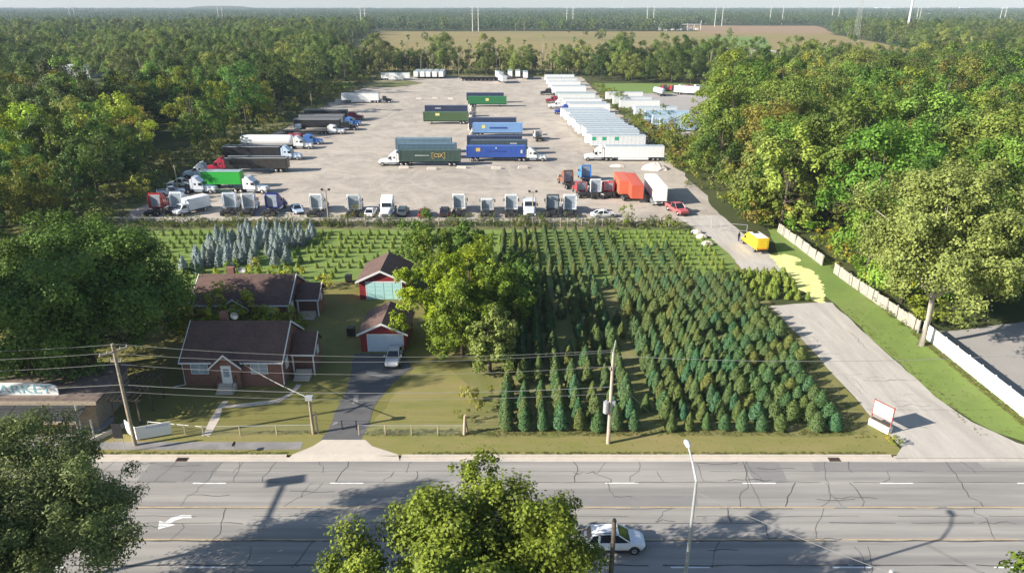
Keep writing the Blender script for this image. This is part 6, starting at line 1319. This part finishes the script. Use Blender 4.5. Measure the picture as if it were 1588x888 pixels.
# ------------------------------------------------------------------ christmas tree farm
FIR = [fir_mesh('fir', 500 + i, h, r_, n, .20, 'needle', pw, .05) for i, (h, r_, n, pw) in enumerate([(2.35, .66, 1500, 1.6), (2.1, .74, 1500, 2.0), (2.3, .60, 1400, 1.45), (1.9, .76, 1400, 2.4), (2.05, .80, 1500, 2.1), (2.4, .62, 1500, 1.5)])]
YNG = [fir_mesh('young_fir', 530 + i, 1.25, .42, 420, .18, 'needle_young', 1.2, .06) for i in range(3)]
BLU = [fir_mesh('blue_spruce', 540 + i, 3.0 + .4 * i, 1.05, 1300, .32, 'needle_blue', 1.05, .05, .3, 6) for i in range(3)]
firs = []
def rowx(i): return -.6 + 1.84 * i
def put(x, y, s, k, kind): firs.append((x + rng.gauss(0, .06), y + rng.gauss(0, .09), s, k, kind))
for i in range(20):
    x = rowx(i)
    y = 61.5 + (rng.uniform(-.2, .2) if i < 9 else 0)
    while y < 105:
        edge = 33.2 + (y - 61) * .085
        if x < edge:
            if i < 8:                                  # left block: narrow dark firs, thinning out into the shade
                ok = rng.random() < (.97 if y < 68 else .72 if y < 96 else .85); kind = 'narrow'
                k = rng.choice([0, 2, 5]); s = rng.uniform(.85, 1.12)
                if y > 95: s *= .9
            elif 8 <= i < 9: ok = rng.random() < .12; kind = 'narrow'; k = 2; s = .8
            else:
                ok = rng.random() < .94; kind = 'round' if i > 13 else 'narrow'
                k = rng.choice([1, 3, 4, 4]) if i > 13 else rng.choice([0, 2, 5, 1]); s = rng.uniform(.78, 1.08) * (1.06 if i in (9, 11, 12) else .95)
                if y < 66 and i > 9 and i < 13: s *= .8
                if 85 < y < 90 and i < 13: ok = rng.random() < .35
            if ok: put(x, y, s, k, kind)
        y += (1.75 if i >= 9 else 1.95) * rng.uniform(.97, 1.03)
for i in range(22):                                    # behind: taller columns at left, knee high at right
    y = 106.5
    while y < 129:
        x = -1.5 + 1.9 * i
        if i < 11: put(x, y, rng.uniform(.7, 1.0) * (1.0 if y < 118 else .9), rng.choice([0, 2, 5]), 'narrow')
        elif i < 16 and y < 118: put(x, y, rng.uniform(.5, .85), rng.choice([1, 3, 0]), 'narrow')
        y += 1.9
young = []
for i in range(44):
    for j in range(10):
        x, y = -72 + 1.75 * i + rng.gauss(0, .1), 104 + 2.5 * j + rng.gauss(0, .12)
        if -55 < x < -38 and y > 108: continue
        if x > 3.5 or (-28 < x < -10 and y < 107) or (-45 < x < -28 and y < 103): continue
        if rng.random() < .9: young.append((x, y, rng.uniform(.65, 1.2)))
for i in range(12):
    for j in range(9):
        x, y = 18.5 + 1.6 * i, 108 + 2.4 * j
        if x < 36 - max(0, (y - 118)) * .25 and not (x < 27 and y < 118): young.append((x + rng.gauss(0, .1), y + rng.gauss(0, .1), rng.uniform(.6, 1.1)))
for i in range(12):
    for j in range(8):
        if rng.random() < .8: young.append((34.2 + i * .95 + rng.gauss(0, .25), 95.6 + j * 1.5 + rng.gauss(0, .2), rng.uniform(.8, 1.45)))
firs.sort(key=lambda f: f[0] ** 2 + f[1] ** 2)
fr_n = {'left': 0, 'right': 0}; ORD = 'first second third fourth fifth sixth seventh eighth ninth tenth eleventh twelfth thirteenth fourteenth fifteenth sixteenth'.split()
for n_, (x, y, s, k, kind) in enumerate(firs[:296]):
    o = link('christmas_tree', FIR[k]); o.location = (x, y, .012); o.rotation_euler = (0, 0, rng.uniform(0, 6.28)); o.scale = (s * rng.uniform(1.08, 1.26), s * rng.uniform(1.08, 1.26), s * rng.uniform(1.1, 1.26))
    g = rng.random(); o.color = (.72, 1.03, 1.1, 1) if g < .22 else (1.12, 1.08, .92, 1) if g < .55 else (.92, 1.0, 1.0, 1)
    if y < 62.6:
        side = 'left' if x < 9.4 else 'right'; fr_n[side] += 1
        lb = ('narrow ' if kind == 'narrow' else 'rounded ') + 'front row christmas tree, ' + ORD[sum(1 for f in firs if f[1] < 62.6 and (f[0] < 9.4) == (x < 9.4) and abs(f[0] - 9.4) < abs(x - 9.4))] + ' to the ' + side + ' of the transformer pole'
    elif x < 12: lb = 'narrow dark christmas tree in the sparse shaded block'
    else: lb = ('bluish green ' if g < .2 else 'olive green ' if g < .55 else 'mid green ') + 'christmas tree in the dense block beside the drive'
    tag(o, lb, 'christmas tree', 'rows of christmas trees')
scatter('christmas_trees', [(x, y, 0, s, rng.uniform(0, 6.28), k) for x, y, s, k, _ in firs[296:]], FIR, 'further rows of christmas trees towards the truck yard')
scatter('young_firs', [(x, y, 0, s, rng.uniform(0, 6.28), rng.randrange(3)) for x, y, s in young if not (x > 43.2 and y > 94)], YNG, 'knee high young firs in rows on bright grass')
nb = 0
for i in range(10):
    for j in range(10):
        x, y = -53.0 + 1.75 * i + rng.gauss(0, .35), 109.5 + 2.0 * j + rng.gauss(0, .35)
        if (x > -44 + (y - 110) * .28 - 0) and y < 113 and x > -45: pass
        if rng.random() < .82:
            o = link('blue_spruce', BLU[rng.randrange(3)]); s = rng.uniform(.55, .9); o.location = (x, y, .016); o.scale = (s, s, s * rng.uniform(.95, 1.2)); o.rotation_euler = (0, 0, rng.uniform(0, 6.28)); tag(o, 'silvery blue spruce in the dense blue block behind the rear bungalow', 'spruce', 'block of blue spruces')
for px, py in ((285, 418), (303, 416), (318, 412), (306, 424)):
    p = at(px, py); o = link('blue_spruce', BLU[rng.randrange(3)]); o.location = p; o.scale = (.75,) * 3; tag(o, 'small silvery spruce standing apart left of the blue block', 'spruce', 'spruces apart from the block')

# ------------------------------------------------------------------ far structures
names = ['leftmost', 'second', 'third', 'fourth', 'fifth', 'sixth', 'seventh', 'eighth', 'ninth']
pairs = [((110, 32, 5), (117, 32, 5)), ((340, 35, 6), (346.5, 35, 6)), ((561, 49, 8), (567.5, 49, 8)), ((733, 49, 9), (742, 49, 9)), ((878.5, 46, 10), (888, 46, 11)), ((1002.5, 44, 10), (1012.5, 44, 10)), ((1108, 42, 11), (1119, 41, 11)), ((1193, 39, 9), (1212, 39, 9)), ((1289, 34, 9), (1299, 34, 9)), ((1420, 37, 11), (1424.5, 37, 11)), ((1549, 37, 11), (1556, 37, 11))]
for i, pr_ in enumerate(pairs):
    for j, (px, yb_, yt_) in enumerate(pr_):
        p = at(px, yb_); dep = p.y; z = CAM_H - dep * math.tan(R(PITCH) + math.atan((yt_ - 444) / FPX))
        r = root('transmission_pole', p, 'pale transmission pole, %s of the pair %s' % ('left' if j == 0 else 'right', ['far at the left edge', 'above the left wood', 'left of the tan meadow', 'at the middle of the tan meadow', 'above the orange meadow end', 'left of the substation', 'right of the substation', 'behind the brown field', 'left of the lattice mast', 'right of the tall red topped mast', 'at the far right skyline'][i]), 'pole', 'transmission poles across the far woods')
        MB().tube([(0, 0, 0), (0, 0, z)], [.6, .35], 8).build('shaft', 'steel_far', parent=r)
        a = MB()
        for f in (.68, .81, .94): a.tube([(-3.4, 0, z * f + .3), (0, 0, z * f - .2), (3.4, 0, z * f + .3)], [.1, .2, .1], 5)
        a.build('crossarm', 'steel_far', parent=r)
p = at(1405, 57); r = root('mast', p, 'thick white mast with red top rising above the skyline', 'mast'); MB().tube([(0, 0, 0), (0, 0, 50)], [1.7, 1.0], 12).build('shaft', 'steel_far', parent=r)
dd = p.y / 560; MB().tube([(0, 0, 50), (0, 0, 58)], [1.0, .9], 12).build('red_top', 'red', parent=r); MB().tube([(0, 0, 44), (0, 0, 46)], 1.8, 12).build('antenna_ring', 'steel_far', parent=r)
M['dark_steel'] = solid('dull steel', (.30, .31, .32), .6, .2)
p = at(1326, 66); r = root('lattice_mast', p, 'slender grey lattice mast above the right wood', 'mast'); lt = MB()
for s, q in ((-1, -1), (1, -1), (1, 1), (-1, 1)): lt.tube([(s * 2.6, q * 2.6, 0), (s * .8, q * .8, 62)], .11, 5)
lt.build('leg', 'dark_steel', parent=r); br = MB()
for k in range(16):
    z0, z1 = k * 3.8, (k + 1) * 3.8; w0, w1 = 2.6 - 1.8 * z0 / 62, 2.6 - 1.8 * z1 / 62
    for s in (-1, 1): br.tube([(-w0, s * w0, z0), (w1, s * w1, z1)], .05, 4).tube([(w0, s * w0, z0), (-w1, s * w1, z1)], .05, 4).tube([(s * w0, -w0, z0), (s * w1, w1, z1)], .05, 4)
br.build('brace', 'dark_steel', parent=r)
for i, (px, yb_, hh) in enumerate(((1455, 116, 14), (1438, 118, 14), (1425, 118, 9), (1418, 124, 10))):
    r = root('utility_pole', at(px, yb_), ['tall pole right of the brown trees', 'tall pole second from the right of the brown trees', 'short pole beside the brown trees', 'pale equipment pole by the brown trees'][i], 'pole'); MB().tube([(0, 0, 0), (0, 0, hh)], [.35, .25], 6).build('shaft', 'wood_pale', parent=r); MB().box(-1.3, 1.3, -.1, .1, hh - 1, hh - .8).build('crossarm', 'wood_grey', parent=r)
r = root('substation', at(1045, 47), 'pale electrical substation in front of the far woods', 'substation')
for i in range(16):
    x, y = rng.uniform(-42, 42), rng.uniform(-20, 20); MB().box(x - 2.2, x + 2.2, y - 1.8, y + 1.8, 0, rng.uniform(2, 4.5)).build('transformer_box', 'steel_far', parent=r)
for i in range(9):
    x = -44 + 11 * i; MB().tube([(x, 0, 0), (x, 0, rng.uniform(9, 17))], .4, 6).build('mast', 'steel_far', parent=r)
MB().box(-44, 44, -.5, .5, 8.6, 9.4).build('busbar', 'steel_far', parent=r)
M['far_white'] = solid('white cladding', (.72, .74, .76), .5, var=.05)
def shed(px, py, w, d, h, label, roofm='far_white', wall='far_white'):
    p = at(px, py); r = root('warehouse', p, label, 'building')
    MB().box(-w / 2, w / 2, 0, d, 0, h).build('wall', wall, parent=r); MB().prism([(-w / 2 - .4, h), (w / 2 + .4, h), (w / 2 + .4, h + .2), (0, h + w * .035 + .3), (-w / 2 - .4, h + .2)], -.4, d + .4, 'y').build('roof', roofm, parent=r)
    for k in range(3): x = -w / 3 + k * w / 3; MB().box(x - w * .06, x + w * .06, -.1, -.01, .1, h * .6).build('door', 'steel', parent=r)
shed(108, 122, 24, 14, 6.5, 'pale flat roofed building among the left woods'); shed(88, 119, 16, 10, 5.5, 'grey roofed shed left of the pale building in the woods', 'steel')
p = at(112, 112); trailer(VAN12, p.x, p.y + 6, 0, WHT, 'white trailer glimpsed behind the left woods building', None)
shed(224, 160, 14, 8, 5.5, 'small pale shed glimpsed in the left wood clearing', 'roof_alu')
for i, (px, py, w, h) in enumerate(((1435, 26, 70, 9), (1474, 27, 50, 8), (1318, 29, 34, 7), (1372, 15, 120, 14), (1500, 16, 90, 16), (1560, 17, 110, 12), (1206, 16, 60, 9), (957, 14, 110, 12), (1253, 25, 28, 7), (1169, 25, 22, 7))):
    shed(px, py, w, w * .4, h, ['long white warehouse right of the tall mast', 'white warehouse beside the long one', 'white shed left of the tall mast', 'pale skyline block left of the tall mast', 'tall pale skyline block', 'wide pale skyline block at the right', 'small white skyline block', 'white dome like shed on the middle skyline', 'tiny white house among far trees', 'small pale house above the brown field'][i])
p = at(625, 9.8); b = MB(); rings = []
for k, z in ((1, 0), (.8, 14), (.55, 24), (.25, 28)): rings.append([(300 * k * math.cos(a * .3927), 120 * k * math.sin(a * .3927), z) for a in range(16)])
o = b.loft(rings).build('hill', 'forest_floor'); o.location = (p.x * .9, 5300, 0); tag(o, 'low rounded hill on the skyline', kind=ST)
# ------------------------------------------------------------------ air
hm = bpy.data.materials.new('haze'); hm.use_nodes = True; t = hm.node_tree; t.nodes.clear()
pv = t.nodes.new('ShaderNodeVolumePrincipled'); ot = t.nodes.new('ShaderNodeOutputMaterial')
pv.inputs['Color'].default_value = (.66, .80, 1.0, 1); pv.inputs['Density'].default_value = .00009; pv.inputs['Anisotropy'].default_value = 0.0
t.links.new(pv.outputs[0], ot.inputs['Volume'])
hz = MB().box(-5950, 5950, -160, 7950, -1.3, 75).mesh('haze', hm); ho = link('haze', hz); tag(ho, 'thin blue haze over the distant woods', None, None, 'stuff')
